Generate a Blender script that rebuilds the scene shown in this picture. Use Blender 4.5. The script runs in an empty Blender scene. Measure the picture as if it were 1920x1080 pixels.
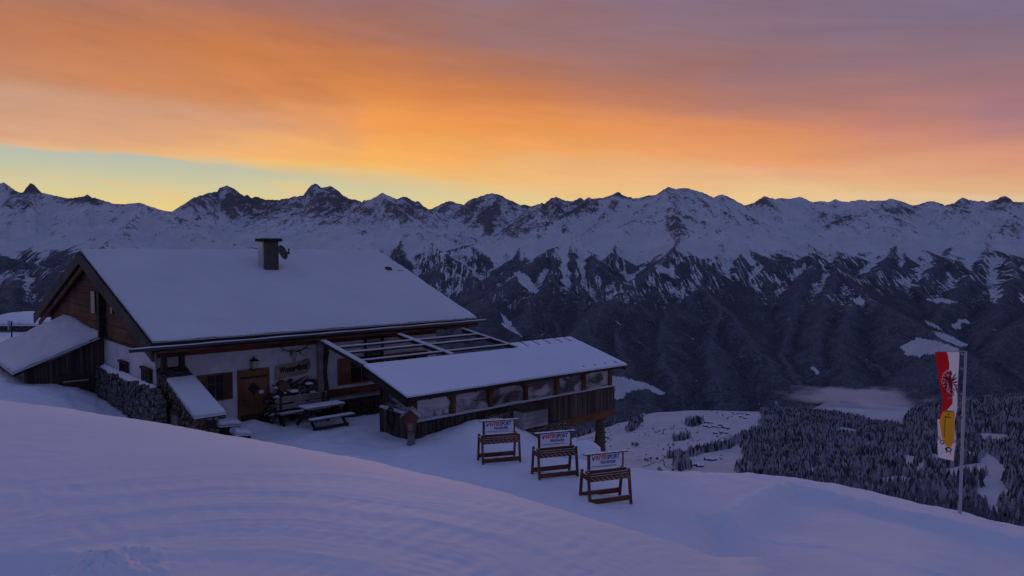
import bpy, math, random
import numpy as np
from mathutils import Vector, Matrix
random.seed(7); rng = np.random.default_rng(7)
C = bpy.context.scene.collection
F = 1400.0; PITCH = math.atan(66/1400)          # lens in pixels of a 1920 wide frame, downward pitch

# ------------------------------------------------------------------ camera
cd = bpy.data.cameras.new('camera'); cam = bpy.data.objects.new('camera', cd); C.objects.link(cam)
cd.sensor_width = 36; cd.lens = F/1920*36; cd.clip_start = 0.05; cd.clip_end = 60000
cam.location = (0, 0, 0); cam.rotation_euler = (math.pi/2-PITCH, 0, 0)
bpy.context.scene.camera = cam
sc = bpy.context.scene
sc.render.resolution_x = 1024; sc.render.resolution_y = 576
sc.view_settings.view_transform = 'Standard'; sc.view_settings.look = 'None'
sc.view_settings.exposure = 0; sc.view_settings.gamma = 1
sc.cycles.max_bounces = 6; sc.cycles.diffuse_bounces = 3; sc.cycles.transparent_max_bounces = 12
sc.cycles.volume_bounces = 2

def lin(c):
    return tuple(((v/255)/12.92 if v/255 <= .04045 else ((v/255+.055)/1.055)**2.4) for v in c)

# ------------------------------------------------------------------ node helpers
class NT:
    def __init__(s, tree): s.t = tree; s.n = tree.nodes; s.l = tree.links
    def new(s, typ, **kw):
        nd = s.n.new(typ)
        for k, v in kw.items(): setattr(nd, k, v)
        return nd
    def link(s, a, b): s.l.new(a, b)
    def put(s, sock, v):
        if isinstance(v, bpy.types.NodeSocket): s.l.new(v, sock)
        else: sock.default_value = v
    def math(s, op, a, b=None, c=None, clamp=False):
        nd = s.new('ShaderNodeMath', operation=op, use_clamp=clamp)
        s.put(nd.inputs[0], a)
        if b is not None: s.put(nd.inputs[1], b)
        if c is not None: s.put(nd.inputs[2], c)
        return nd.outputs[0]
    def rng(s, v, a, b, c=0., d=1., smooth=True):
        nd = s.new('ShaderNodeMapRange'); nd.interpolation_type = 'SMOOTHSTEP' if smooth else 'LINEAR'
        s.put(nd.inputs[0], v); s.put(nd.inputs[1], a); s.put(nd.inputs[2], b); s.put(nd.inputs[3], c); s.put(nd.inputs[4], d)
        return nd.outputs[0]
    def mix(s, f, a, b, blend='MIX'):
        nd = s.new('ShaderNodeMix', data_type='RGBA', blend_type=blend)
        s.put(nd.inputs[0], f)
        for sock, v in ((nd.inputs[6], a), (nd.inputs[7], b)):
            if isinstance(v, tuple) and len(v) == 3: v = v+(1,)
            s.put(sock, v)
        return nd.outputs[2]
    def ramp(s, f, stops, interp='LINEAR'):
        nd = s.new('ShaderNodeValToRGB'); cr = nd.color_ramp; cr.interpolation = interp
        while len(cr.elements) > 1: cr.elements.remove(cr.elements[-1])
        for i, (p, c) in enumerate(stops):
            e = cr.elements[0] if i == 0 else cr.elements.new(p)
            e.position = p
            if not isinstance(c, (tuple, list)): c = (c, c, c)
            e.color = tuple(c)[:3]+(1,)
        s.put(nd.inputs[0], f)
        return nd.outputs[0]
    def noise(s, vec, scale, detail=3, rough=.5, dist=0.):
        nd = s.new('ShaderNodeTexNoise'); nd.inputs['Scale'].default_value = scale
        nd.inputs['Detail'].default_value = detail; nd.inputs['Roughness'].default_value = rough
        nd.inputs['Distortion'].default_value = dist
        s.put(nd.inputs['Vector'], vec); return nd.outputs[0]
    def mapping(s, vec, scale=(1, 1, 1), rot=(0, 0, 0), loc=(0, 0, 0)):
        nd = s.new('ShaderNodeMapping'); s.put(nd.inputs[0], vec)
        nd.inputs['Scale'].default_value = scale; nd.inputs['Rotation'].default_value = rot; nd.inputs['Location'].default_value = loc
        return nd.outputs[0]

# ------------------------------------------------------------------ world: dawn sky
w = bpy.data.worlds.new('World'); sc.world = w; w.use_nodes = True
N = NT(w.node_tree); N.n.clear()
tc = N.new('ShaderNodeTexCoord'); nrm = N.new('ShaderNodeVectorMath', operation='NORMALIZE'); N.link(tc.outputs['Generated'], nrm.inputs[0])
sx = N.new('ShaderNodeSeparateXYZ'); N.link(nrm.outputs[0], sx.inputs[0])
X, Y, Z = sx.outputs
az = N.math('ARCTAN2', X, Y)                                     # radians, 0 = looking direction
hor = N.math('SQRT', N.math('ADD', N.math('MULTIPLY', X, X), N.math('MULTIPLY', Y, Y)))
el = N.math('ARCTAN2', Z, hor)
def azp(px): return math.atan((px-960)/F)
def elp(px, py): return math.atan((474-py)/F*math.cos(azp(px)))
# streaks: noise long across the sky, thin in height, tilted down to the right
cmb = N.new('ShaderNodeCombineXYZ'); N.put(cmb.inputs[0], az); N.put(cmb.inputs[1], N.math('ADD', el, N.math('MULTIPLY', az, .13)))
sv = cmb.outputs[0]
n1 = N.noise(N.mapping(sv, (1.6, 14, 1), loc=(3, 1, 0)), 1.0, 4, .55, .3)
n2 = N.noise(N.mapping(sv, (5, 42, 1), loc=(7, 5, 0)), 1.0, 5, .6, .4)
n3 = N.noise(N.mapping(sv, (7, 16, 1), loc=(1, 9, 0)), 1.0, 3, .5, .2)
nn = N.math('ADD', N.math('MULTIPLY', N.math('SUBTRACT', n1, .5), .060), N.math('MULTIPLY', N.math('SUBTRACT', n2, .5), .026))
elw = N.math('ADD', el, nn)
SKY = {
 -420:  [(0,(168,118,100)),(90,(180,125,95)),(180,(190,150,125)),(260,(200,165,135)),(330,(205,175,140))],
 0:    [(0,(176,119,94)),(60,(188,119,82)),(120,(200,134,94)),(180,(203,154,122)),(240,(218,162,124)),(275,(238,186,128))],
 480:  [(0,(168,110,92)),(60,(192,117,74)),(120,(206,124,66)),(180,(212,132,74)),(240,(222,156,108)),(285,(246,176,100)),(305,(255,190,88))],
 720:  [(0,(156,108,100)),(60,(172,112,88)),(120,(198,120,70)),(180,(219,132,64)),(235,(250,156,70)),(290,(255,176,76)),(325,(255,190,86))],
 960:  [(0,(146,112,116)),(60,(152,112,108)),(120,(178,116,90)),(180,(205,124,76)),(240,(242,148,66)),(280,(250,162,74)),(315,(245,180,100)),(360,(248,196,112))],
 1440: [(0,(131,108,127)),(60,(136,110,122)),(120,(150,112,114)),(180,(175,119,104)),(240,(222,138,86)),(285,(240,154,90)),(325,(240,174,114)),(370,(240,198,124))],
 1920: [(0,(122,107,130)),(60,(131,110,125)),(120,(144,112,122)),(180,(160,115,120)),(240,(184,124,120)),(300,(222,146,108)),(345,(232,164,110)),(372,(226,190,142))],
 2450: [(0,(112,102,130)),(90,(122,106,128)),(180,(138,110,124)),(270,(165,118,116)),(350,(190,140,112)),(390,(205,165,130))],
}
E0, E1 = -.05, .36
def soft(c, y):
    g = .3*c[0]+.55*c[1]+.15*c[2]; k = .94-.13*max(0, min(1, (y-200)/150)); return (c[0]*k+(g+14)*(1-k)+4, c[1]*k+(g+4)*(1-k)+4, c[2]*k+(g+6)*(1-k)+8)
col = None; lastpx = None
for px in sorted(SKY):
    st = sorted([((elp(px, y)-E0)/(E1-E0), lin(soft(c, y))) for y, c in SKY[px]])
    r = N.ramp(N.rng(elw, E0, E1, smooth=False), st, 'B_SPLINE' if False else 'EASE')
    if col is None: col = r
    else:
        f = N.rng(N.math('ADD', az, N.math('MULTIPLY', N.math('SUBTRACT', n3, .5), .22)), azp(lastpx), azp(px), smooth=False)
        col = N.mix(f, col, r)
    lastpx = px
n4 = N.noise(N.mapping(sv, (9, 120, 1), loc=(2, 3, 0)), 1.0, 4, .6, .5)
lum = N.math('ADD', N.math('ADD', .94, N.math('MULTIPLY', N.math('SUBTRACT', n4, .5), .08)), N.math('ADD', N.math('MULTIPLY', N.math('SUBTRACT', n2, .5), .26), N.math('MULTIPLY', N.math('SUBTRACT', n3, .5), .16)))
lumc = N.new('ShaderNodeCombineXYZ'); [N.put(lumc.inputs[i], lum) for i in range(3)]
col = N.mix(1.0, col, lumc.outputs[0], 'MULTIPLY')
# clear strip under the cloud deck
cl = [(elp(600, y), lin(c)) for y, c in [(270,(178,192,186)),(300,(180,187,176)),(330,(194,194,166)),(360,(212,202,158)),(396,(232,206,136)),(440,(245,190,100))]]
clr = N.ramp(N.rng(el, E0, E1, smooth=False), sorted([((e-E0)/(E1-E0), c) for e, c in cl]))
edge_pts = [(-420,262),(0,276),(200,286),(450,307),(640,326),(800,346),(960,368),(1120,392),(1500,420),(2400,430)]
A0, A1 = azp(-420), azp(2400)
er = N.ramp(N.rng(az, A0, A1, smooth=False), [((azp(p)-A0)/(A1-A0), elp(p, y)/.2) for p, y in edge_pts])
edge = N.math('MULTIPLY', er, .2)
ew = N.math('ADD', edge, N.math('MULTIPLY', N.math('SUBTRACT', n1, .5), .02))
ew2 = N.math('ADD', ew, N.math('MULTIPLY', N.math('SUBTRACT', n2, .5), .035))
wid = N.rng(az, azp(150), azp(800), .004, .018)
cf = N.rng(N.math('SUBTRACT', el, ew2), N.math('MULTIPLY', wid, -1), wid)
cf = N.math('MAXIMUM', cf, N.rng(N.math('SUBTRACT', n2, .52), .0, .14, 0, .32))
front = N.mix(cf, clr, col)
# above and behind: dim blue dawn sky that lights the snow
up = N.rng(N.math('ADD', el, N.math('MULTIPLY', N.math('SUBTRACT', n1, .5), .1)), .27, .62)
back = N.rng(N.math('ABSOLUTE', az), .75, 1.5)
dome = N.ramp(N.rng(el, 0, 1.57, smooth=False), [(0, (.148, .132, .235)), (.3, (.122, .139, .288)), (.7, (.107, .138, .33)), (1, (.103, .138, .342))])
allc = N.mix(up, front, dome); allc = N.mix(back, allc, dome)
low = N.rng(el, -.12, -.04)
allc = N.mix(low, (.03, .03, .06), allc)
bg = N.new('ShaderNodeBackground'); N.put(bg.inputs[0], allc); bg.inputs[1].default_value = 1.0
wo = N.new('ShaderNodeOutputWorld'); N.link(bg.outputs[0], wo.inputs[0])

# low warm glow of the sun still behind the ridge
sd = bpy.data.lights.new('sun', 'SUN'); sd.energy = .30; sd.angle = math.radians(9); sd.color = (1, .55, .42)
sun = bpy.data.objects.new('sun', sd); C.objects.link(sun)
sdir = Vector((math.sin(math.radians(-6)), math.cos(math.radians(-6)), math.tan(math.radians(5.8))))
sun.rotation_euler = sdir.to_track_quat('Z', 'Y').to_euler()

# ------------------------------------------------------------------ maths helpers
def ray(px, py):
    x = (px-960)/F; y = (540-py)/F; c, s = math.cos(PITCH), math.sin(PITCH)
    return np.array([x, c+y*s, y*c-s])
def rel(px, py):                                 # slope z / depth of a picture point
    r = ray(px, py); return r[2]/r[1]
def projn(P):
    c, s = math.cos(PITCH), math.sin(PITCH)
    f = P[..., 1]*c-P[..., 2]*s; u = P[..., 1]*s+P[..., 2]*c
    return 960+F*P[..., 0]/f, 540-F*u/f
TH = math.radians(42); ZG = -6.1
D1 = np.array([math.cos(TH), math.sin(TH), 0]); D2 = np.array([-math.sin(TH), math.cos(TH), 0])
_r = ray(475, 797); HO = _r*(ZG/_r[2]); HO = np.array([HO[0], HO[1], 0.])
def H(u, v, z): return HO+D1*u+D2*v+np.array([0, 0, z])          # hut frame: u along the front, v away from us, z world height
def hv(px, py, v):
    r = ray(px, py); q = HO+D2*v; t = q.dot(D2)/r.dot(D2); p = r*t; return (p-HO).dot(D1), p[2]
def hu(px, py, u):
    r = ray(px, py); q = HO+D1*u; t = q.dot(D1)/r.dot(D1); p = r*t; return (p-HO).dot(D2), p[2]
def fade(t): return t*t*t*(t*(t*6-15)+10)
def perlin(x, y, seed=0):
    xi = np.floor(x).astype(np.int64); yi = np.floor(y).astype(np.int64); xf = x-xi; yf = y-yi
    def g(ix, iy, dx, dy):
        h = (ix*374761393+iy*668265263+seed*1274126177) & 0xffffffff
        h = ((h ^ (h >> 13))*1274126177) & 0xffffffff; h = (h ^ (h >> 16)) & 0xffff
        a = h/65536.*2*np.pi; return np.cos(a)*dx+np.sin(a)*dy
    u, v = fade(xf), fade(yf)
    a = g(xi, yi, xf, yf); b = g(xi+1, yi, xf-1, yf); c = g(xi, yi+1, xf, yf-1); d = g(xi+1, yi+1, xf-1, yf-1)
    return ((a*(1-u)+b*u)*(1-v)+(c*(1-u)+d*u)*v)*1.4
def fbm(x, y, oct=5, seed=0, gain=.5, ridged=False):
    s = 0; a = 1; t = 0
    for o in range(oct):
        n = perlin(x*2**o+17.3*o, y*2**o-9.1*o, seed+o)
        if ridged: n = 1-2*np.abs(n)
        s = s+a*n; t += a; a *= gain
    return s/t
def sstep(x, a, b):
    t = np.clip((x-a)/(b-a), 0, 1); return t*t*(3-2*t)

# ------------------------------------------------------------------ object helpers
def tag(o, label=None, cat=None, group=None, kind=None):
    if label: o['label'] = label
    if cat: o['category'] = cat
    if group: o['group'] = group
    if kind: o['kind'] = kind
    return o
def thing(name, label, cat, loc, group=None, rz=0):
    o = bpy.data.objects.new(name, None); C.objects.link(o); o.location = Vector(loc); o.rotation_euler = (0, 0, rz)
    o.empty_display_size = .2
    return tag(o, label, cat, group)
def mesh_np(name, V, Q, mat, parent=None, smooth=True, attrs=None, mats=None, midx=None):
    me = bpy.data.meshes.new(name); V = np.asarray(V, dtype=np.float32); Q = np.asarray(Q, dtype=np.int32)
    me.vertices.add(len(V)); me.vertices.foreach_set('co', V.ravel())
    k = Q.shape[1]; me.loops.add(Q.size); me.loops.foreach_set('vertex_index', Q.ravel())
    me.polygons.add(len(Q)); me.polygons.foreach_set('loop_start', np.arange(0, Q.size, k, dtype=np.int32))
    me.polygons.foreach_set('loop_total', np.full(len(Q), k, dtype=np.int32))
    me.polygons.foreach_set('use_smooth', np.full(len(Q), smooth, dtype=bool))
    for m_ in (mats or [mat]): me.materials.append(m_)
    if midx is not None: me.polygons.foreach_set('material_index', np.asarray(midx, dtype=np.int32))
    me.update(calc_edges=True)
    for k_, a in (attrs or {}).items():
        at = me.attributes.new(k_, 'FLOAT', 'POINT'); at.data.foreach_set('value', np.asarray(a, dtype=np.float32).ravel())
    o = bpy.data.objects.new(name, me); C.objects.link(o); o.parent = parent
    return o
def grid_quads(ni, nj):
    i, j = np.meshgrid(np.arange(ni-1), np.arange(nj-1), indexing='ij'); a = i*nj+j
    return np.stack([a, a+nj, a+nj+1, a+1], -1).reshape(-1, 4)
class MB:
    """collects pieces (world coordinates, or local ones when local=True) into one mesh"""
    def __init__(s): s.v = []; s.f = []; s.sm = []
    def add(s, vs, fs, smooth=False):
        b = len(s.v); s.v += [tuple(map(float, p)) for p in vs]; s.f += [tuple(i+b for i in f) for f in fs]; s.sm += [smooth]*len(fs); return s
    def hexa(s, p):                              # 8 corners: bottom 4 ccw, top 4 ccw
        return s.add(p, [(3, 2, 1, 0), (4, 5, 6, 7), (0, 1, 5, 4), (1, 2, 6, 5), (2, 3, 7, 6), (3, 0, 4, 7)])
    def hb(s, u0, u1, v0, v1, z0, z1):           # box in the hut frame
        return s.hexa([H(u0, v0, z0), H(u1, v0, z0), H(u1, v1, z0), H(u0, v1, z0), H(u0, v0, z1), H(u1, v0, z1), H(u1, v1, z1), H(u0, v1, z1)])
    def box(s, x0, x1, y0, y1, z0, z1):
        return s.hexa([(x0, y0, z0), (x1, y0, z0), (x1, y1, z0), (x0, y1, z0), (x0, y0, z1), (x1, y0, z1), (x1, y1, z1), (x0, y1, z1)])
    def bar(s, a, b, w, h, up=(0, 0, 1)):
        a = np.array(a, float); b = np.array(b, float); d = b-a; d /= np.linalg.norm(d)
        up = np.array(up, float); x = np.cross(d, up); n = np.linalg.norm(x)
        if n < 1e-4: x = np.array([1., 0, 0])
        else: x /= n
        y = np.cross(x, d); x = x*w/2; y = y*h/2
        return s.hexa([a-x-y, a+x-y, b+x-y, b-x-y, a-x+y, a+x+y, b+x+y, b-x+y])
    def tube(s, pts, rad, n=8, cap=True, smooth=True):
        pts = [np.array(p, float) for p in pts]; R = rad if isinstance(rad, (list, tuple)) else [rad]*len(pts)
        vs = []; 
        for i, p in enumerate(pts):
            d = pts[min(i+1, len(pts)-1)]-pts[max(i-1, 0)]; d = d/(np.linalg.norm(d)+1e-9)
            ref = np.array([0, 0, 1.]) if abs(d[2]) < .9 else np.array([1., 0, 0])
            x = np.cross(d, ref); x /= np.linalg.norm(x); y = np.cross(x, d)
            for k in range(n):
                a = 2*math.pi*k/n; vs.append(p+(x*math.cos(a)+y*math.sin(a))*R[i])
        fs = [(i*n+k, i*n+(k+1) % n, (i+1)*n+(k+1) % n, (i+1)*n+k) for i in range(len(pts)-1) for k in range(n)]
        s.add(vs, fs, smooth)
        if cap:
            b = len(s.v)-len(vs); s.f += [tuple(b+k for k in range(n))[::-1], tuple(b+len(vs)-n+k for k in range(n))]; s.sm += [False, False]
        return s
    def blob(s, c, r, n=7, m=5, jit=.15, sq=(1, 1, 1)):
        vs = []; fs = []
        for i in range(m+1):
            th = math.pi*i/m
            for k in range(n):
                a = 2*math.pi*k/n; q = r*(1+random.uniform(-jit, jit))
                vs.append((c[0]+q*math.sin(th)*math.cos(a)*sq[0], c[1]+q*math.sin(th)*math.sin(a)*sq[1], c[2]+q*math.cos(th)*sq[2]))
        for i in range(m):
            for k in range(n): fs.append((i*n+k, (i+1)*n+k, (i+1)*n+(k+1) % n, i*n+(k+1) % n))
        return s.add(vs, fs, True)
    def build(s, name, mat, parent=None, loc=None, local=False, label=None):
        off = np.zeros(3)
        if parent is not None and not local:
            p = parent; 
            while p is not None: off += np.array(p.location); p = p.parent
        if loc is not None: off = np.array(loc, float)
        me = bpy.data.meshes.new(name); me.from_pydata([tuple(np.array(v)-off) for v in s.v], [], s.f)
        me.materials.append(mat); me.polygons.foreach_set('use_smooth', s.sm); me.update()
        o = bpy.data.objects.new(name, me); C.objects.link(o); o.parent = parent
        if loc is not None and parent is None: o.location = Vector(loc)
        if label: o['label'] = label
        return o
def solo(mb, name, mat, loc, label, cat, group=None, kind=None):
    o = mb.build(name, mat, None, loc=loc); return tag(o, label, cat, group, kind)

# ------------------------------------------------------------------ materials
def mat(name, base, rough=.8, spec=.3):
    m = bpy.data.materials.new(name); m.use_nodes = True; n = NT(m.node_tree); b = n.n['Principled BSDF']
    b.inputs['Base Color'].default_value = tuple(base)+(1,); b.inputs['Roughness'].default_value = rough
    b.inputs['Specular IOR Level'].default_value = spec
    return m, n, b
def bump(n, b, h, dist=.02, strength=.6):
    bp = n.new('ShaderNodeBump'); bp.inputs['Distance'].default_value = dist; bp.inputs['Strength'].default_value = strength
    n.put(bp.inputs['Height'], h); n.link(bp.outputs[0], b.inputs['Normal'])
def obj_co(n): return n.new('ShaderNodeTexCoord').outputs['Object']
def wpos(n): return n.new('ShaderNodeNewGeometry').outputs['Position']
def wood(name, c1, c2, scale=3., rough=.85, snow=0.):
    m, n, b = mat(name, c1, rough)
    co = wpos(n); r = n.mapping(co, rot=(0, 0, -TH))
    a = n.noise(n.mapping(r, (1.2, 1.2, 9)), scale, 5, .6, .6); f = n.noise(n.mapping(r, (9, 9, 1.2)), scale, 5, .6, .6)
    t = n.noise(co, .8, 3)
    c = n.mix(n.rng(n.math('ADD', n.math('MULTIPLY', a, .5), n.math('MULTIPLY', f, .5)), .38, .62), c1, c2)
    c = n.mix(n.rng(t, .35, .7), c, tuple(x*.6 for x in c1))
    if snow:
        gn = n.new('ShaderNodeNewGeometry'); sp = n.new('ShaderNodeSeparateXYZ'); n.link(gn.outputs['Normal'], sp.inputs[0])
        c = n.mix(n.math('MULTIPLY', n.rng(sp.outputs[2], .6, .85), n.rng(n.noise(co, 9, 3), .25, .5)), c, (.78, .8, .86))
    n.put(b.inputs['Base Color'], c); bump(n, b, f, .01, .5); return m
M = {}
M['wood'] = wood('brown_wood', (.125, .055, .028), (.20, .09, .045))
M['shutter'] = wood('shutter_wood', (.17, .085, .045), (.25, .13, .07))
M['dark_wood'] = wood('dark_weathered_wood', (.035, .024, .02), (.075, .048, .035))
M['black_wood'] = wood('blackened_wood', (.02, .017, .017), (.045, .036, .032))
M['grey_wood'] = wood('grey_wood', (.17, .15, .135), (.28, .25, .22), snow=1)
M['rack_wood'] = wood('rack_wood', (.15, .062, .036), (.24, .105, .06), 5, snow=1)
M['gable_wood'] = wood('gable_wood', (.10, .045, .024), (.19, .09, .05), 2)
m, n, b = mat('aged_boards', (.05, .035, .03), .9); co = wpos(n); r_m = n.mapping(co, rot=(0, 0, -TH))
n.put(b.inputs['Base Color'], n.mix(.35, n.ramp(n.noise(n.mapping(r_m, (5.5, 5.5, .12)), 1., 2, .8), [(.35, (.022, .017, .016)), (.5, (.06, .042, .034)), (.66, (.15, .115, .095))]), n.ramp(n.noise(n.mapping(r_m, (20, 20, 1.5)), 1., 4, .7), [(.35, (.02, .016, .015)), (.65, (.12, .09, .075))]))); M['boards'] = m
M['barge'] = wood('weathered_barge', (.055, .05, .05), (.09, .082, .08), 2)
M['door_wood'] = wood('door_wood', (.17, .085, .04), (.25, .13, .065), 4)
M['trunk'] = wood('bark', (.07, .055, .045), (.13, .10, .08), 5)
M['post'] = wood('driftwood', (.2, .17, .15), (.34, .3, .27), 3)
M['pale_wood'] = wood('pale_wood', (.30, .28, .27), (.42, .40, .38), 3)
M['sign_board'] = wood('sign_board', (.26, .21, .15), (.36, .3, .22), 4)
M['metal'], _, b_ = mat('dark_metal', (.05, .05, .055), .45, .5); b_.inputs['Metallic'].default_value = .6
M['pole'], _, b_ = mat('grey_pole', (.42, .42, .44), .4, .5)
M['black'], _, _ = mat('black', (.012, .012, .014), .7)
M['red'], _, _ = mat('sign_red', (.55, .03, .035), .5)
M['blue'], _, _ = mat('sign_blue', (.02, .04, .22), .5)
M['panel'], _, _ = mat('white_panel', (.72, .73, .78), .45, .5)
M['bone'], _, _ = mat('bone', (.38, .33, .26), .7)
M['antler'], _, _ = mat('antler', (.05, .035, .025), .6)
M['paper'], _, _ = mat('paper', (.6, .58, .55), .7)
def cloth(name, col):
    m, n, b = mat(name, col, .8, .1); t = n.new('ShaderNodeBsdfTranslucent'); t.inputs[0].default_value = tuple(col)+(1,)
    x = n.new('ShaderNodeMixShader'); x.inputs[0].default_value = .42; n.link(b.outputs[0], x.inputs[1]); n.link(t.outputs[0], x.inputs[2])
    n.link(x.outputs[0], n.n['Material Output'].inputs[0]); return m, n, b
M['tirol_red'], n_, b_ = cloth('flag_red', (.62, .022, .03))
M['tirol_white'], n_, b_ = cloth('flag_white', (.86, .84, .86))
M['eagle'], _, _ = mat('eagle_red', (.22, .015, .015), .75)
M['gold'], _, _ = cloth('flag_gold', (.80, .42, .03))
M['gold2'], _, _ = mat('flag_gold_dark', (.5, .2, .01), .7)
M['pinkprint'], _, _ = mat('flag_pink', (.62, .3, .3), .75)
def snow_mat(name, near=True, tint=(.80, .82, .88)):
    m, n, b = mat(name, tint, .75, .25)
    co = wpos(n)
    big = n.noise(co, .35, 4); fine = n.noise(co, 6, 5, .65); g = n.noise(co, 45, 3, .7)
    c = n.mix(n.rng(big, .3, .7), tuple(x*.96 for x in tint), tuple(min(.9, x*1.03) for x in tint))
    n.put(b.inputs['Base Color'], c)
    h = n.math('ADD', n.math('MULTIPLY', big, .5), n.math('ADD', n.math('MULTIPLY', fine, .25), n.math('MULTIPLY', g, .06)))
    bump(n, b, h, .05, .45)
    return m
M['snow'] = snow_mat('snow')
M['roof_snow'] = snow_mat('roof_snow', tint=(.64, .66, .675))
m, n, b = mat('white_plaster', (.62, .61, .63), .9); co = wpos(n)
c = n.mix(n.rng(n.noise(co, 1.4, 5, .6), .3, .75), (.66, .65, .67), (.5, .49, .5)); n.put(b.inputs['Base Color'], c)
bump(n, b, n.noise(co, 14, 4), .02, .5); M['plaster'] = m
def stone(name, c1, c2, c3, sc_=3.2):
    m, n, b = mat(name, c1, .9); co = wpos(n)
    v = n.new('ShaderNodeTexVoronoi'); v.inputs['Scale'].default_value = sc_; n.link(n.mapping(co, (1, 1, 1.7)), v.inputs[0])
    v2 = n.new('ShaderNodeTexVoronoi', feature='DISTANCE_TO_EDGE'); v2.inputs['Scale'].default_value = sc_; n.link(n.mapping(co, (1, 1, 1.7)), v2.inputs[0])
    s1 = n.new('ShaderNodeSeparateXYZ'); n.link(v.outputs['Color'], s1.inputs[0])
    c = n.mix(s1.outputs[0], c1, c2); c = n.mix(n.rng(n.noise(co, 7, 5, .7), .52, .7), c, c3)
    c = n.mix(n.rng(v2.outputs[0], 0, .07), tuple(x*.35 for x in c1), c); n.put(b.inputs['Base Color'], c)
    bump(n, b, n.math('ADD', n.rng(v2.outputs[0], 0, .15), n.noise(co, 9, 4)), .06, .9); return m
M['stone'] = stone('rubble_stone', (.10, .088, .085), (.17, .15, .14), (.36, .35, .37))
M['stone_warm'] = stone('warm_rubble', (.13, .095, .06), (.24, .18, .12), (.3, .26, .22), 4)
M['slate'] = stone('slate_shingles', (.06, .055, .055), (.12, .11, .11), (.35, .36, .4), 6)
m, n, b = mat('chimney_render', (.07, .065, .06), .9); co = wpos(n)
n.put(b.inputs['Base Color'], n.mix(n.rng(n.noise(co, 3, 4), .3, .7), (.06, .055, .05), (.1, .095, .085))); M['chimney'] = m
# window glass: sky reflection, plus milky patches that paint in the bright interior
m = bpy.data.materials.new('window_glass'); m.use_nodes = True; n = NT(m.node_tree); n.n.clear()
tr = n.new('ShaderNodeBsdfTransparent'); tr.inputs[0].default_value = (.82, .82, .86, 1); gl = n.new('ShaderNodeBsdfGlossy'); gl.inputs['Roughness'].default_value = .06
gl.inputs[0].default_value = (.8, .8, .85, 1)
fr = n.new('ShaderNodeFresnel'); fr.inputs[0].default_value = 1.6; mx = n.new('ShaderNodeMixShader')
n.put(mx.inputs[0], n.math('ADD', n.math('MULTIPLY', fr.outputs[0], .9), .06, clamp=True)); tl_ = n.new('ShaderNodeBsdfDiffuse'); tl_.inputs[0].default_value = (.74, .68, .68, 1); mt_ = n.new('ShaderNodeMixShader')
n.put(mt_.inputs[0], n.rng(n.noise(n.mapping(wpos(n), (1, 1, 2), rot=(0, .4, 0)), .8, 2, .5, .8), .42, .6, .08, .72)); n.link(tr.outputs[0], mt_.inputs[1]); n.link(tl_.outputs[0], mt_.inputs[2]); n.link(mt_.outputs[0], mx.inputs[1]); n.link(gl.outputs[0], mx.inputs[2])
o_ = n.new('ShaderNodeOutputMaterial'); n.link(mx.outputs[0], o_.inputs[0]); M['glass'] = m
M['pane'], _, b_ = mat('dark_pane', (.010, .011, .015), .35, .25)

# ================================================================== NEAR SNOW GROUND
# px column: crest py, foot (D,z), mid (D,z), edge (D,z), drop (D,z), far (D,z)
def ez(D, py, px=960): return D*rel(px, py)
GT = {
 -400: (705, (24,-4.7), (32,-4.4), (45,-4.5), (70,-10), (140,-60)),
 0:    (752, (21,-4.9), (27,-4.62), (60,-6.1), (78,-13), (140,-60)),
 100:  (764, (20.5,-5.0), (26.3,-4.85), (56,-6.2), (76,-13), (140,-60)),
 190:  (779, (20,-5.1), (25.2,-5.35), (48,-6.0), (70,-12), (140,-60)),
 290:  (795, (20,-5.5), (24.5,-5.7), (44,-6.1), (66,-12), (140,-60)),
 450:  (822, (19.5,-6.0), (26,-6.1), (42,-6.1), (62,-12), (140,-60)),
 700:  (868, (18.2,-6.1), (24,-6.1), (38,-6.3), (52,-12), (140,-60)),
 960:  (930, (16.3,-6.1), (21,-6.1), (27,-6.7), (38,-11), (140,-60)),
 1080: (965, (15.4,-6.1), (19.5,-6.1), (23.5,-6.5), (31,-8.6), (140,-60)),
 1200: (1001,(14.4,-6.1), (19,-6.25), (24,ez(24,880)), (34,-12), (140,-60)),
 1320: (1040,(13.8,-6.05),(19,-6.45), (25,ez(25,885)), (36,-13.5), (140,-60)),
 1480: (1092,(12.5,-5.65),(18,-6.65), (26,ez(26,894)), (37,-14.5), (140,-60)),
 1700: (1165,(11,-5.3),   (17,-6.55), (27,ez(27,936)), (38,-16), (140,-60)),
 1920: (1240,(10,-5.3),   (17,-7.15), (27,ez(27,986)), (38,-17), (140,-60)),
 2400: (1400,(9,-5.3),    (17,-8.2),  (27,-12), (38,-20), (140,-60)),
}
cols = []
for px in sorted(GT):
    g = GT[px]; rt = -rel(px, g[0]); Dc = 2.0/rt
    cols.append([azp(px), Dc, -2.0]+[v for p in g[1:] for v in p])
bk = np.mean([cols[0], cols[-1]], 0); b1 = list(bk); b1[0] = -math.pi; b2 = list(bk); b2[0] = math.pi
CT = np.array([b1]+cols+[b2]); AZM0, AZM1 = azp(-400), azp(2400)
def smooth_cols(aza):                            # monotone cubic-ish interpolation over azimuth
    out = []
    x = CT[:, 0]
    for k in range(1, CT.shape[1]):
        y = CT[:, k]; h = np.diff(x); d = np.diff(y)/h
        mm = np.zeros(len(x)); mm[1:-1] = np.where(d[:-1]*d[1:] > 0, 2*d[:-1]*d[1:]/(d[:-1]+d[1:]+1e-12), 0)
        i = np.clip(np.searchsorted(x, aza)-1, 0, len(x)-2); t = (aza-x[i])/h[i]
        out.append((2*t**3-3*t**2+1)*y[i]+(t**3-2*t**2+t)*h[i]*mm[i]+(-2*t**3+3*t**2)*y[i+1]+(t**3-t**2)*h[i]*mm[i+1])
    return np.stack(out, -1)
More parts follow.
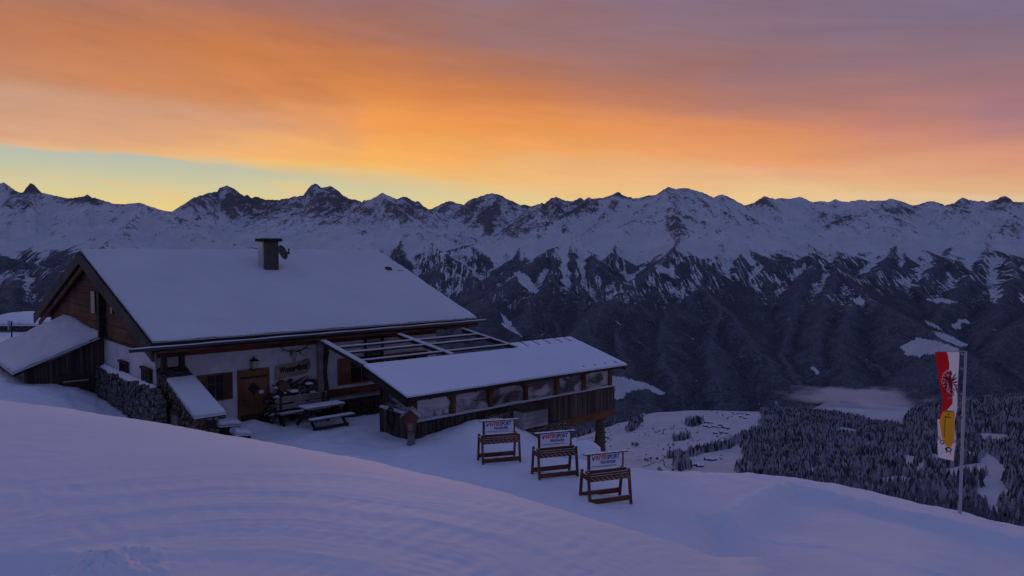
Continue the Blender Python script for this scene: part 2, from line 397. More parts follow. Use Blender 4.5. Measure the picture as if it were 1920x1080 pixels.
def depth_of(x, y):
    a = np.arctan2(x, y); r = np.hypot(x, y); return a, r*np.cos(np.clip(a, AZM0, AZM1))
def profile(P, D):                               # P (...,12): crest D,z then 5 nodes ; D (...)
    Dc, zc = P[..., 0], P[..., 1]
    z = -1.6+(zc+1.6)*(D/Dc)**5
    xs = [Dc]+[P[..., 2+2*k] for k in range(5)]; zs = [zc]+[P[..., 3+2*k] for k in range(5)]
    sl = [5*(zc+1.6)/Dc]                         # slope at the crest
    dd = [(zs[k+1]-zs[k])/(xs[k+1]-xs[k]) for k in range(5)]
    for k in range(1, 5):
        p = dd[k-1]*dd[k]; sl.append(np.where(p > 0, 2*p/(dd[k-1]+dd[k]-1e-9), 0))
    sl.append(dd[4])
    for k in range(5):
        h = xs[k+1]-xs[k]; t = np.clip((D-xs[k])/h, 0, 1 if k < 4 else 3)
        if k == 4: t = np.minimum(t, 1.)
        q = (2*t**3-3*t**2+1)*zs[k]+(t**3-2*t**2+t)*h*sl[k]+(-2*t**3+3*t**2)*zs[k+1]+(t**3-t**2)*h*sl[k+1]
        z = np.where(D > xs[k], q, z)
    return z
def to_ground(px, py, it=40):                    # picture point -> near ground (first hit)
    r = ray(px, py); r = r/r[1]
    for D in np.arange(2.5, 60, .05):
        p = r*D
        if p[2] <= base_ground(np.array([p[0]]), np.array([p[1]]))[0]: return p
    return r*30
def base_ground(x, y):
    a, D = depth_of(x, y); return profile(smooth_cols(a), D)
# wheel and groomer tracks sweeping across the foreground
def poly_dist(x, y, pts):
    best = np.full(x.shape, 1e9); arc = np.zeros(x.shape); side = np.zeros(x.shape); L = 0
    for a, b in zip(pts[:-1], pts[1:]):
        d = b-a; l = np.hypot(*d); t = np.clip(((x-a[0])*d[0]+(y-a[1])*d[1])/l**2, 0, 1)
        qx, qy = x-a[0]-d[0]*t, y-a[1]-d[1]*t; q = np.hypot(qx, qy); m_ = q < best
        best = np.where(m_, q, best); arc = np.where(m_, L+t*l, arc); side = np.where(m_, np.sign(d[0]*qy-d[1]*qx), side); L += l
    return best*side, arc
TRK = [np.array([to_ground(px, py)[:2] for px, py in pl]) for pl in (
  [(-60,1000),(60,985),(200,962),(400,940),(600,938),(800,962),(1000,1012),(1150,1066),(1250,1110)],
  [(-60,1015),(150,1002),(350,985),(550,986),(750,1010),(900,1045),(1000,1085)],
  [(120,1060),(250,1040),(420,1025),(600,1040),(800,1078)])]
BANK_C = H(5.6, -6.5, 0); PADP = [(1372,970),(1420,938),(1482,912),(1560,925),(1700,962),(1900,1012),(2000,1040),(2000,1300),(1560,1200),(1310,975)]
def in_poly(x, y, P):
    ins = np.zeros(x.shape, bool); n_ = len(P)
    for i in range(n_):
        x1, y1 = P[i]; x2, y2 = P[(i+1) % n_]
        c = ((y1 > y) != (y2 > y)) & (x < (x2-x1)*(y-y1)/(y2-y1+1e-12)+x1); ins ^= c
    return ins
def ground_h(x, y):
    x = np.asarray(x, float); y = np.asarray(y, float); z = base_ground(x, y); a, D = depth_of(x, y)
    nearf = 1-sstep(D, 60, 120)
    # snow bank piled against the terrace front
    u = (x-HO[0])*D1[0]+(y-HO[1])*D1[1]; v = (x-HO[0])*D2[0]+(y-HO[1])*D2[1]
    z = z+.62*np.exp(-((u-6.0)/2.0)**2-((v+6.3)/.95)**2)
    fgd = sstep(D, 11, 17)
    z = z+(.015+.085*fgd)*fbm(x*.35, y*.35, 3, 5)*nearf*sstep(D, 1.5, 6)+(.003+.024*fgd)*fbm(x*1.7, y*1.7, 3, 9)*nearf
    # drift beside the door and against the picnic table
    z = z+.25*np.exp(-((u+.2)/.7)**2-((v+.4)/.5)**2)+.12*fbm(x*.8+3, y*.8, 3, 15)*sstep(D, 19, 24)*(1-sstep(D, 40, 60))
    inn = (u > -3.6) & (u < 9) & (v > .0)
    z = np.where(inn, np.minimum(z, -6.15), z)
    return z
# graded, slightly sunken pad on the right: edges traced on the ground
PAD = np.array([to_ground(px, py)[:2] for px, py in PADP])
RIDGE2 = np.array([to_ground(px, py)[:2] for px, py in [(1306,970),(1400,984),(1560,1004),(1700,1035),(1850,1078),(1950,1110)]])
RACKS = [to_ground(*q)[:2] for q in ((945, 868), (1050, 893), (1148, 938))]
DEBRIS = to_ground(190, 1064); HOLLOW = to_ground(40, 1066)
def detail(x, y, z):
    dz = np.zeros_like(z); m_ = (np.abs(x) < 45) & (y > 1) & (y < 60)
    X_, Y_ = x[m_], y[m_]; q = np.zeros_like(X_)
    wob = .02*perlin(X_*1.1, Y_*1.1, 3)
    for k, pl in enumerate(TRK):
        s, arc = poly_dist(X_, Y_, pl); s = s+wob
        gm_ = (1-sstep(np.abs(s), .75, 1.25))*np.clip(.25+1.5*perlin(X_*1.3, Y_*1.3, 70+k), 0, 1.2)
        q += gm_*(.0012*np.sin(2*np.pi*s/.085)+.0012*np.sin(2*np.pi*arc/.13+s*16))*(1-sstep(Y_, 7, 12))
        for off, wd, dp in ((-.62, .13, .020), (.55, .13, .020), (-.2, .06, .008), (.25, .05, .008), (.95, .06, .009), (-1.05, .07, .010)):
            e = np.exp(-((s-off)/wd)**2)
            q -= dp*.27*e*(1+.55*np.sin(arc*42+2*perlin(X_*2, Y_*2, 8)))
            q += dp*.16*np.exp(-((s-off-wd*1.6)/(wd*.4))**2)*(1+1.1*perlin(X_*9, Y_*9, 4+k))
    q += .003*fbm(X_*5, Y_*5, 3, 31)*(1-sstep(Y_, 10, 16))
    # thrown-up lumps and a hollow in the near corner
    dd = np.hypot((X_-DEBRIS[0])/.33, (Y_-DEBRIS[1])/.20); q += np.exp(-dd**2)*(.05+.10*np.maximum(0, fbm(X_*7, Y_*7, 3, 12))+.03*fbm(X_*20, Y_*20, 2, 14))
    dd = np.hypot((X_-HOLLOW[0])/.36, (Y_-HOLLOW[1])/.13); q -= .09*np.exp(-dd**4)
    corner = sstep(-X_-Y_*.42, .55, 1.1); q += corner*.010*fbm(X_*5, Y_*5, 4, 44)
    # pad
    ins = in_poly(X_, Y_, PAD); s, _ = poly_dist(X_, Y_, np.vstack([PAD, PAD[:1]])); di = np.where(ins, np.abs(s), -np.abs(s))
    q -= .30*sstep(di+.03*perlin(X_*2, Y_*2, 6), -.04, .42)
    q += .07*np.exp(-((di+.18)/.16)**2)*(1+.6*perlin(X_*3, Y_*3, 7))
    s, _ = poly_dist(X_, Y_, RIDGE2); q += .05*np.exp(-((s)/.12)**2)*(1+.5*perlin(X_*4, Y_*4, 9))
    # crest lip: small wind-cut step along the front drift
    a_, D_ = depth_of(X_, Y_); P_ = smooth_cols(a_); q += .015*np.exp(-((D_-P_[:, 0]*1.0)/.3)**2)*(.6+.6*perlin(X_*1.1, Y_*1.1, 21)+.5*perlin(X_*6, Y_*6, 22))
    # rubble poking through by the racks and footprints
    q += .02*fbm(X_*2.6, Y_*2.6, 4, 77)*sstep(Y_, 13, 16)
    for rx_, ry_ in RACKS: q += .055*fbm(X_*3.1, Y_*3.1, 3, 88)*np.exp(-((X_-rx_)**2+(Y_-ry_)**2)/1.3)
    dz[m_] = q; return dz
azs = np.concatenate([np.linspace(-math.pi, -1.05, 30)[:-1], np.linspace(-1.05, -.66, 40)[:-1], np.linspace(-.66, .66, 860), np.linspace(.66, 1.05, 40)[1:], np.linspace(1.05, math.pi, 30)[1:]])
P = smooth_cols(azs)
sv_ = np.concatenate([[0, .08, .16], np.linspace(.2, 1, 300), 1+np.linspace(0, 1, 60)[1:], 2+np.linspace(0, 1, 70)[1:], 3+np.linspace(0, 1, 60)[1:], 4+np.linspace(0, 1, 24)[1:], 5+np.linspace(0, 1, 8)[1:]])
nodesD = np.concatenate([np.zeros((len(azs), 1)), P[:, [0, 2, 4, 6, 8, 10]]], 1)
kk = np.clip(sv_.astype(int), 0, 5); ff = sv_-kk
DD = nodesD[:, kk]*(1-ff)+nodesD[:, kk+1]*ff
RR = DD/np.cos(np.clip(azs, AZM0, AZM1))[:, None]
GX, GY = np.sin(azs)[:, None]*RR, np.cos(azs)[:, None]*RR
GZ = ground_h(GX, GY); GZ = GZ+detail(GX, GY, GZ)
g = mesh_np('snow_ground', np.stack([GX, GY, GZ], -1).reshape(-1, 3), grid_quads(len(azs), len(sv_))[:, ::-1], M['snow'])
tag(g, 'blue dawn snow slope with curved vehicle tracks in the foreground', kind='structure')
def gz(x, y): return float(ground_h(np.array([x]), np.array([y]))[0])

# ================================================================== MOUNTAINS
SKL = [(-700,372),(-560,352),(-420,366),(-300,350),(-160,368),(-60,350),(0,345),(13,343),(25,352),(40,362),(48,361),(61,344),(68,347),(75,353),(82,362),(100,366),(118,370),(132,373),(155,370),(162,368),(168,365),(175,370),(188,374),(215,382),(235,383),(265,380),(285,388),(310,395),(325,397),(338,388),(345,385),(365,372),(395,362),(410,360),(415,352),(429,349),(437,352),(445,357),(452,363),(460,368),(466,366),(475,372),(482,368),(490,372),(500,375),(520,376),(550,371),(570,368),(580,354),(587,347),(592,345),(598,347),(605,353),(612,352),(620,349),(628,353),(635,358),(645,367),(655,373),(668,375),(680,379),(684,375),(690,378),(697,376),(710,368),(718,362),(727,367),(735,370),(745,374),(753,371),(761,369),(770,374),(780,381),(785,380),(795,389),(805,395),(815,390),(825,385),(835,380),(845,377),(855,381),(870,385),(878,378),(890,372),(905,368),(912,365),(922,363),(932,365),(942,368),(950,374),(960,377),(975,385),(984,384),(996,388),(1015,382),(1022,384),(1032,373),(1042,369),(1050,373),(1059,377),(1072,378),(1080,375),(1088,371),(1094,375),(1104,371),(1112,373),(1128,372),(1145,367),(1158,360),(1166,366),(1176,371),(1181,370),(1185,373),(1197,372),(1215,367),(1229,366),(1240,358),(1251,351),(1258,353),(1266,356),(1275,353),(1288,354),(1302,358),(1312,360),(1325,366),(1336,371),(1345,367),(1351,365),(1360,368),(1373,375),(1383,381),(1394,386),(1405,383),(1413,380),(1422,374),(1431,368),(1440,371),(1452,374),(1462,372),(1479,374),(1488,371),(1498,370),(1508,374),(1521,380),(1535,378),(1548,379),(1556,378),(1564,374),(1573,378),(1585,379),(1600,377),(1610,375),(1628,377),(1640,377),(1655,377),(1665,373),(1676,375),(1686,378),(1695,381),(1707,386),(1720,384),(1735,379),(1745,378),(1757,381),(1771,386),(1785,382),(1793,375),(1800,371),(1812,375),(1819,376),(1830,378),(1840,377),(1846,380),(1855,377),(1862,376),(1870,371),(1879,368),(1888,372),(1896,379),(1908,380),(1920,380),(2020,366),(2120,382),(2250,362),(2400,375),(2700,360)]
SK = np.array(SKL, float)
DKN = np.array([(-700,10500),(0,10500),(265,10000),(330,11000),(420,12500),(600,12000),(700,10800),(718,10000),(770,10200),(810,11500),(900,11500),(1000,11000),(1042,10000),(1158,9700),(1251,9500),(1350,9700),(1394,10600),(1500,11200),(1580,11000),(1665,10200),(1750,11000),(1800,10300),(1879,10300),(2700,10500)], float)
def crestD(px): return np.interp(px, DKN[:, 0], DKN[:, 1])
def P3(px, py, D): r = ray(px, py); return r/r[1]*D
CELL = 16.; X0, X1, Y0, Y1 = -11500., 11500., 3900., 14200.
nx, ny = int((X1-X0)/CELL)+1, int((Y1-Y0)/CELL)+1
xs_ = X0+np.arange(nx)*CELL; ys_ = Y0+np.arange(ny)*CELL
gx, gy = np.meshgrid(xs_, ys_, indexing='ij')
def base_m(y): return -1150+np.clip(y-4600, 0, None)*.06
HM = base_m(gy)+40*fbm(gx/900, gy/900, 4, 3)
wx = gx+110*fbm(gx/650, gy/650, 3, 50)+28*fbm(gx/170, gy/170, 2, 51); wy = gy+110*fbm(gx/650, gy/650, 3, 60)+28*fbm(gx/170, gy/170, 2, 61)
def seg(a, b, sl, sharp=0):
    zt = max(a[2], b[2]); R = max(200., (zt+1250)/sl+250); R = min(R, 3600)
    i0, i1 = int((min(a[0], b[0])-R-X0)/CELL), int((max(a[0], b[0])+R-X0)/CELL)+2
    j0, j1 = int((min(a[1], b[1])-R-Y0)/CELL), int((max(a[1], b[1])+R-Y0)/CELL)+2
    i0 = max(i0, 0); j0 = max(j0, 0); i1 = min(i1, nx); j1 = min(j1, ny)
    if i0 >= i1 or j0 >= j1: return
    x = wx[i0:i1, j0:j1]; y = wy[i0:i1, j0:j1]; dx, dy = b[0]-a[0], b[1]-a[1]; l2 = dx*dx+dy*dy+1e-6
    t = np.clip(((x-a[0])*dx+(y-a[1])*dy)/l2, 0, 1)
    d = np.hypot(x-a[0]-dx*t, y-a[1]-dy*t); z = a[2]+(b[2]-a[2])*t
    z = z-d*sl*(1-.22*np.clip(d/1400, 0, 1)); H_ = HM[i0:i1, j0:j1]; np.maximum(H_, z, out=H_)
def limit(p):                                    # keep generated ridges under the traced skyline
    if p[1] < 3000: return p
    px = 960+F*p[0]/p[1]; t = np.interp(px, SK[:, 0], SK[:, 1]); zmax = p[1]*rel(960, t)-15
    return np.array([p[0], p[1], min(p[2], zmax)])
def polyridge(pts, sl=.66, lvl=0, kids=True):
    for a, b in zip(pts[:-1], pts[1:]): seg(a, b, sl)
    if not kids: return
    sp = (430, 210, 110)[lvl]; out = []
    s = 1 if rng.random() < .5 else -1
    for a, b in zip(pts[:-1], pts[1:]):
        L = np.hypot(b[0]-a[0], b[1]-a[1]); nk = max(1, int(L/sp+rng.random()))
        for k in range(nk):
            t = (k+rng.random())/nk; p = a+(b-a)*t; s = -s
            d = (b-a)[:2]/max(L, 1); pr = np.array([-d[1], d[0]])*s; down = 1 if b[2] < a[2] else -1
            dr = pr+d*down*rng.uniform(.25, .95); dr /= np.linalg.norm(dr)
            g_ = (.47, .54, .58)[lvl]*rng.uniform(.85, 1.12); ln = (rng.uniform(600, 1500), rng.uniform(220, 480), rng.uniform(90, 180))[lvl]
            p0 = p+np.array([0, 0, -rng.uniform(4, 30)]); q = [limit(p0)]; nseg = (4, 3, 2)[lvl]
            for m_ in range(nseg):
                dr = dr+rng.normal(0, .16, 2); dr /= np.linalg.norm(dr)
                z_ = q[-1][2]-g_*ln/nseg*rng.uniform(.7, 1.3)
                q.append(limit(np.array([q[-1][0]+dr[0]*ln/nseg, q[-1][1]+dr[1]*ln/nseg, z_])))
                if z_ < base_m(q[-1][1]): break
            if len(q) > 1: polyridge(q, sl, lvl+1, lvl < 1)
main = []
for i in range(len(SKL)):
    px, py = SKL[i]; main.append(P3(px, py, float(crestD(px))))
for a, b in zip(main[:-1], main[1:]): seg(a, b, .72)
# explicit spurs traced from the range (px, py, depth)
SP = [
 [(718,362,10000),(745,392,9500),(775,425,9000),(806,457,8500),(840,478,8100),(875,508,7700),(905,538,7200),(945,590,6600),(985,640,6000),(1010,680,5500)],
 [(775,425,9000),(745,470,8300),(700,540,7300),(660,620,6400)],
 [(840,478,8100),(800,540,7300),(790,600,6500)],
 [(1115,374,9600),(1062,402,9200),(1010,418,8900),(955,440,8600),(900,456,8400),(845,468,8250)],
 [(922,363,11500),(900,405,10900),(862,430,10500)],
 [(1158,360,9700),(1135,405,9100),(1100,440,8600),(1030,468,7700),(965,520,6900),(915,562,6300),(880,620,5700),(860,690,5200)],
 [(1030,468,7700),(1035,540,6800),(1040,620,6000),(1060,690,5400)],
 [(1062,450,8100),(1085,530,7000),(1100,590,6300)],
 [(1110,478,7600),(1120,540,6800),(1130,590,6200)],
 [(1060,455,8200),(1000,560,6400),(960,640,5600),(950,700,5100)],
 [(1251,351,9500),(1262,385,9000),(1268,420,8400),(1262,455,7900),(1252,485,7400),(1200,520,6700),(1150,562,6100),(1090,610,5600),(1040,660,5200)],
 [(1229,368,9500),(1205,400,9000),(1170,440,8400),(1150,475,7900)],
 [(1290,356,9500),(1330,395,9000),(1350,430,8500)],
 [(1252,485,7400),(1295,478,7300),(1318,530,6800),(1345,570,6400),(1390,612,5900),(1440,672,5400),(1480,722,5000),(1505,765,4700)],
 [(1252,485,7400),(1240,560,6500),(1250,640,5600),(1265,720,4950)],
 [(1345,570,6400),(1330,640,5700),(1340,720,5000)],
 [(1200,520,6700),(1170,620,5700),(1165,700,5000)],
 [(1351,365,9700),(1372,405,9100),(1392,440,8500),(1398,462,8000),(1445,490,7500),(1462,497,7400)],
 [(1398,462,8000),(1385,520,7200),(1370,590,6500),(1382,640,6100)],
 [(1345,470,7900),(1352,530,7200),(1350,560,6900)],
 [(1431,368,10700),(1452,400,10100),(1462,425,9700)],
 [(1665,373,10200),(1640,388,9800),(1618,400,9500),(1570,412,9200),(1530,437,8800),(1515,456,8500)],
 [(1640,388,9800),(1655,420,9200),(1640,455,8700)],
 [(1462,495,7500),(1522,474,7500),(1556,500,7200),(1600,538,6700),(1660,572,6100),(1720,604,5600),(1780,640,5100),(1840,690,4700),(1880,740,4400)],
 [(1522,474,7500),(1500,540,6800),(1480,600,6200),(1465,660,5600),(1500,730,4900)],
 [(1600,538,6700),(1580,620,5700),(1590,700,5000)],
 [(1560,500,7200),(1540,580,6200),(1535,660,5400)],
 [(1665,420,9000),(1690,452,8500),(1672,480,8100),(1640,510,7600),(1600,530,7200)],
 [(1690,452,8500),(1715,500,7900),(1735,550,7200),(1740,590,6700)],
 [(1745,380,11000),(1735,420,10000),(1720,445,9300)],
 [(1879,368,10300),(1850,392,9800),(1820,418,9300),(1790,452,8700),(1762,490,8000),(1740,530,7400)],
 [(1800,371,10300),(1770,400,9900),(1750,418,9500)],
 [(1888,414,9300),(1862,440,8900),(1850,466,8400),(1820,510,7700),(1780,560,6900),(1752,600,6300)],
 [(1850,466,8400),(1900,478,8000),(1960,500,7600)],
 [(1900,478,8000),(1890,540,7000),(1860,600,6200),(1830,640,5700)],
 [(1975,560,6400),(1920,600,5900),(1870,640,5400),(1830,690,4900),(1810,730,4600)],
 [(265,380,10000),(240,420,9300),(210,450,8600),(150,480,7900),(110,505,7400)],
 [(265,380,10000),(330,420,9500),(400,450,9000),(500,470,8500),(600,490,8000)],
 [(61,344,10500),(45,390,9800),(20,420,9300),(-30,450,8700)],
 [(-30,470,7900),(40,488,7500),(100,505,7200),(160,560,6500),(200,620,5900)],
 [(40,488,7500),(20,560,6500),(10,640,5800)],
 [(430,349,12500),(425,385,11800),(440,410,11300)],
 [(592,345,12000),(575,385,11400),(590,410,11000)],
 [(620,349,12000),(650,395,11300)],
]
for s_ in SP: polyridge([P3(*p) for p in s_], .66, 0)
# side ridges of the main crest
for i in range(0, len(main)-1):
    a, b = main[i], main[i+1]; L = np.hypot(*(b-a)[:2])
    if rng.random() < L/260.:
        p = a+(b-a)*.5; ln = rng.uniform(600, 1500); g_ = rng.uniform(.42, .55); q = [p+np.array([0, 0, -12])]; ang = rng.uniform(-.6, .6)
        for m_ in range(5):
            ang += rng.normal(0, .15); st_ = ln/5
            q.append(limit(np.array([q[-1][0]+math.sin(ang)*st_, q[-1][1]-math.cos(ang)*st_, q[-1][2]-g_*st_*rng.uniform(.6, 1.4)])))
        polyridge(q, .68, 1)
HM += 10*fbm(gx/260, gy/260, 4, 71)+6*fbm(gx/70, gy/70, 3, 72, ridged=True)
def box_blur(a, r):
    for ax in (0, 1):
        c = np.cumsum(np.concatenate([np.repeat(a.take([0], ax), r+1, ax), a, np.repeat(a.take([-1], ax), r, ax)], ax), ax)
        n_ = a.shape[ax]; a = (c.take(range(2*r+1, 2*r+1+n_), ax)-c.take(range(0, n_), ax))/(2*r+1)
    return a
LAP = HM-box_blur(box_blur(HM, 5), 5)            # >0 on ribs, <0 in gullies
LAPs = HM-box_blur(HM, 2)
gxx, gyy = np.gradient(HM, CELL); SLP = np.hypot(gxx, gyy)
def samp(A, x, y):
    i = np.clip((x-X0)/CELL, 0, nx-1.001); j = np.clip((y-Y0)/CELL, 0, ny-1.001); i0 = i.astype(int); j0 = j.astype(int); u = i-i0; v = j-j0
    return (A[i0, j0]*(1-u)+A[i0+1, j0]*u)*(1-v)+(A[i0, j0+1]*(1-u)+A[i0+1, j0+1]*u)*v
pxs = np.concatenate([np.linspace(-560, -20, 120)[:-1], np.linspace(-20, 1940, 1250), np.linspace(1940, 2500, 130)[1:]])
tt = np.linspace(0, 1, 520); Dm = 4000+9600*tt**1.0
mx_ = (pxs-960)/F
VX = mx_[:, None]*Dm[None, :]; VY = np.broadcast_to(Dm, VX.shape).copy(); VZ = samp(HM, VX, VY)
target = np.interp(pxs, SK[:, 0], SK[:, 1]); jag_ = 1.6*fbm(pxs/9., pxs*0+3.3, 3, 401, ridged=True)+.8*fbm(pxs/3.2, pxs*0, 2, 402)
jag_ = jag_*np.where((pxs > 210) & (pxs < 335), .25, 1.); target = target-jag_; tr_ = np.array([rel(960, t) for t in target])
ratio = VZ/VY; behind = VY > crestD(pxs)[:, None]+250
ratio_m = np.where(behind, -9, ratio); cur = ratio_m.max(1)
dlt = (tr_-cur)[:, None]*VY
cD = crestD(pxs)[:, None]; wgt = sstep(VY, cD-2600, cD-150)
VZ = VZ+dlt*wgt
VZ = np.minimum(VZ, np.where(VY > cD-1500, tr_[:, None]*VY+1, 1e9))
VZ = VZ-np.clip(VY-cD-250, 0, None)*.5
_pp = pxs[:, None]+0*VY; _py = projn(np.stack([VX, VY, VZ], -1))[1]
RB = np.zeros(VZ.shape)
for (a_, b_, ra, rb_2, w_) in ((425,375,75,32,.42),(495,385,60,28,.3),(620,378,62,36,.42),(760,395,60,30,.34),(900,395,75,38,.42),(960,425,60,24,.25),(870,462,60,14,.5),(1050,400,60,25,.3),(1090,385,60,14,.3),(1265,445,28,34,.4),(1420,378,25,12,.4),(1570,412,50,20,.28),(1690,395,38,22,.3),(1800,385,45,20,.25),(1880,378,25,12,.5),(65,352,22,12,.5),(30,375,60,24,.3),(165,375,50,14,.4),(1890,440,40,24,.25),(560,405,200,30,.12),(1200,365,70,10,.3),(1300,400,120,30,.14)):
    RB = RB+w_*np.exp(-((_pp-a_)/ra)**2-((_py-b_)/rb_2)**2)
VZ = VZ+np.clip(RB+.25, 0, .7)*sstep(VZ, 0, 250)*(1-sstep(VY, cD-250, cD-60))*(26*fbm(VX/130, VY/210, 3, 301, ridged=True)+10*fbm(VX/45, VY/60, 2, 302, ridged=True))
lap, laps, slp = samp(LAP, VX, VY), samp(LAPs, VX, VY), samp(SLP, VX, VY)
n_a = fbm(VX/420, VY/420, 4, 90); n_b = fbm(VX/120, VY/120, 3, 91); n_c = fbm(VX/1500, VY/1500, 3, 92)
tl = 5+90*n_c                                    # tree line
forest = sstep(tl+85*n_b+lap*4.2-VZ, -60, 120)
forest *= 1-sstep(-lap+7*n_b+5*n_a, 6, 20)*sstep(VZ, -620, -200)*.68            # snow in the gullies high up
forest *= 1-sstep(n_a+.25*n_b, .50, .62)*sstep(-lap, -14, 4)*.8           # clearings
low_d = sstep(-VZ, 350, 700)
forest = np.maximum(forest, low_d*.86*(1-sstep(n_a, .46, .56)*.7))
# meadows of the farms on the opposite slope
def mask_px(polys, X_, Y_, Z_):
    px, py = projn(np.stack([X_, Y_, Z_], -1)); m_ = np.zeros(X_.shape, bool)
    px = px+15*n_b+10*n_a; py = py+7*n_b+4*n_a
    for p in polys: m_ |= in_poly(px, py, p)
    return m_
MEAD = [[(1132,748),(1132,704),(1160,706),(1185,711),(1222,722),(1244,736),(1236,741),(1215,730),(1190,731),(1165,746)],[(1685,650),(1720,632),(1760,640),(1800,655),(1790,668),(1745,662),(1720,666),(1692,664)],[(1730,598),(1760,612),(1765,620),(1738,608)],[(1745,618),(1780,628),(1812,645),(1800,650),(1765,636)],[(1596,562),(1612,555),(1622,572),(1604,570)],[(1855,545),(1880,540),(1878,552),(1860,568)],[(1905,545),(1920,555),(1920,572)],[(1785,610),(1812,598),(1818,606),(1795,620)],[(1222,506),(1240,498),(1256,506),(1250,512),(1232,511)],[(1735,562),(1765,560),(1795,566),(1790,572),(1760,568)],[(935,585),(960,605),(970,628),(950,615)],[(965,510),(985,512),(1008,545),(1000,550),(975,530)],[(1520,690),(1528,684),(1536,700),(1530,704)]]
forest = np.where(mask_px(MEAD, VX, VY, VZ), .06+.5*n_b, forest)
n_d = fbm(VX/60, VY/140, 3, 94, ridged=True)
rock = (.05+RB*1.1+.011*np.clip(lap, -20, 14)+.30*n_b+.22*n_a+.16*n_d)*sstep(VZ+60*n_b, -20, 260)
rock = np.clip(rock, 0, 1)
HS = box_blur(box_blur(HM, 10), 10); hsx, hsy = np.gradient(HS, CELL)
asp = samp(hsx, VX, VY); frost = .46+.62*asp+.010*np.clip(lap, -18, 22)+.045*np.clip(laps, -10, 10)+.28*n_b+.2*n_a  # light and dark flanks painted into the forest by slope direction, plus noise
VV = np.stack([VX, VY, VZ], -1).reshape(-1, 3)
def mount_mat():
    m, n, b = mat('mountain_snow_rock_forest', (.8, .8, .85), .85, .15); co = wpos(n)
    at = lambda k: n.new('ShaderNodeAttribute', attribute_name=k).outputs['Fac']
    t1 = n.noise(n.mapping(co, (1, 1, .6)), 1/19, 3, .8); t2 = n.noise(n.mapping(co, (1, 1, .45)), 1/75, 4, .65)
    fo = n.math('ADD', at('forest'), n.math('ADD', n.math('MULTIPLY', n.math('SUBTRACT', t1, .5), 2.3), n.math('MULTIPLY', n.math('SUBTRACT', t2, .5), .9)))
    stk = n.noise(n.mapping(co, (1/30, 1/330, 1/160)), 1., 4, .6, .4); spz = n.new('ShaderNodeSeparateXYZ'); n.link(co, spz.inputs[0])
    band = n.math('MULTIPLY', n.rng(spz.outputs[2], -620, -160), n.rng(n.noise(co, 1/600, 2), .35, .6))
    fo = n.math('SUBTRACT', fo, n.math('MULTIPLY', n.math('MULTIPLY', n.rng(stk, .50, .62), band), .95))
    fo = n.math('SUBTRACT', fo, n.math('MULTIPLY', n.rng(n.noise(n.mapping(co, (1/90, 1/160, 1/120)), 1., 4, .6), .66, .74), .6))
    ff_ = n.rng(fo, .34, .62)
    tc_ = n.mix(n.rng(t1, .44, .62), (.026, .031, .039), (.15, .162, .19))
    tc_ = n.mix(n.rng(n.noise(co, 1/320, 4, .6), .35, .7), tc_, n.mix(.45, tc_, (.13, .14, .165)))
    r1 = n.noise(n.mapping(co, (1, .6, 1.6), rot=(0, .5, .3)), 1/34, 6, .8, .8); r2 = n.noise(n.mapping(co, (1, .5, 1), rot=(0, .6, 0)), 1/120, 5, .65, .4)
    ro = n.math('ADD', at('rock'), n.math('ADD', n.math('MULTIPLY', n.math('SUBTRACT', r1, .5), 2.3), n.math('MULTIPLY', n.math('SUBTRACT', r2, .5), .9)))
    rf_ = n.rng(ro, .40, .50)
    rc = n.mix(n.rng(r1, .4, .7), (.06, .056, .06), (.19, .18, .18))
    sn_ = n.mix(n.rng(n.noise(co, 1/260, 5, .6), .3, .7), (.60, .61, .63), (.70, .71, .72)); shd_ = n.rng(n.math('ADD', at('frost'), n.math('MULTIPLY', n.math('SUBTRACT', n.noise(co, 1/90, 3, .6), .5), .5)), .15, .85); tc_ = n.mix(shd_, n.mix(.5, tc_, (.014, .019, .027)), n.mix(.3, tc_, (.105, .13, .165)))  # tree colour carries the painted relief shade
    c = n.mix(n.math('MULTIPLY', rf_, .92), sn_, rc); c = n.mix(n.math('MULTIPLY', ff_, .96), c, tc_)
    n.put(b.inputs['Base Color'], c); bump(n, b, n.math('ADD', n.math('MULTIPLY', t2, .5), r1), 30, .5); return m
M['mount'] = mount_mat()
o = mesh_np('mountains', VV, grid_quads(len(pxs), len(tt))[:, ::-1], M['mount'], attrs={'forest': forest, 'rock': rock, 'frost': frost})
tag(o, 'jagged snowy mountain range with dark forested lower slopes', kind='structure')

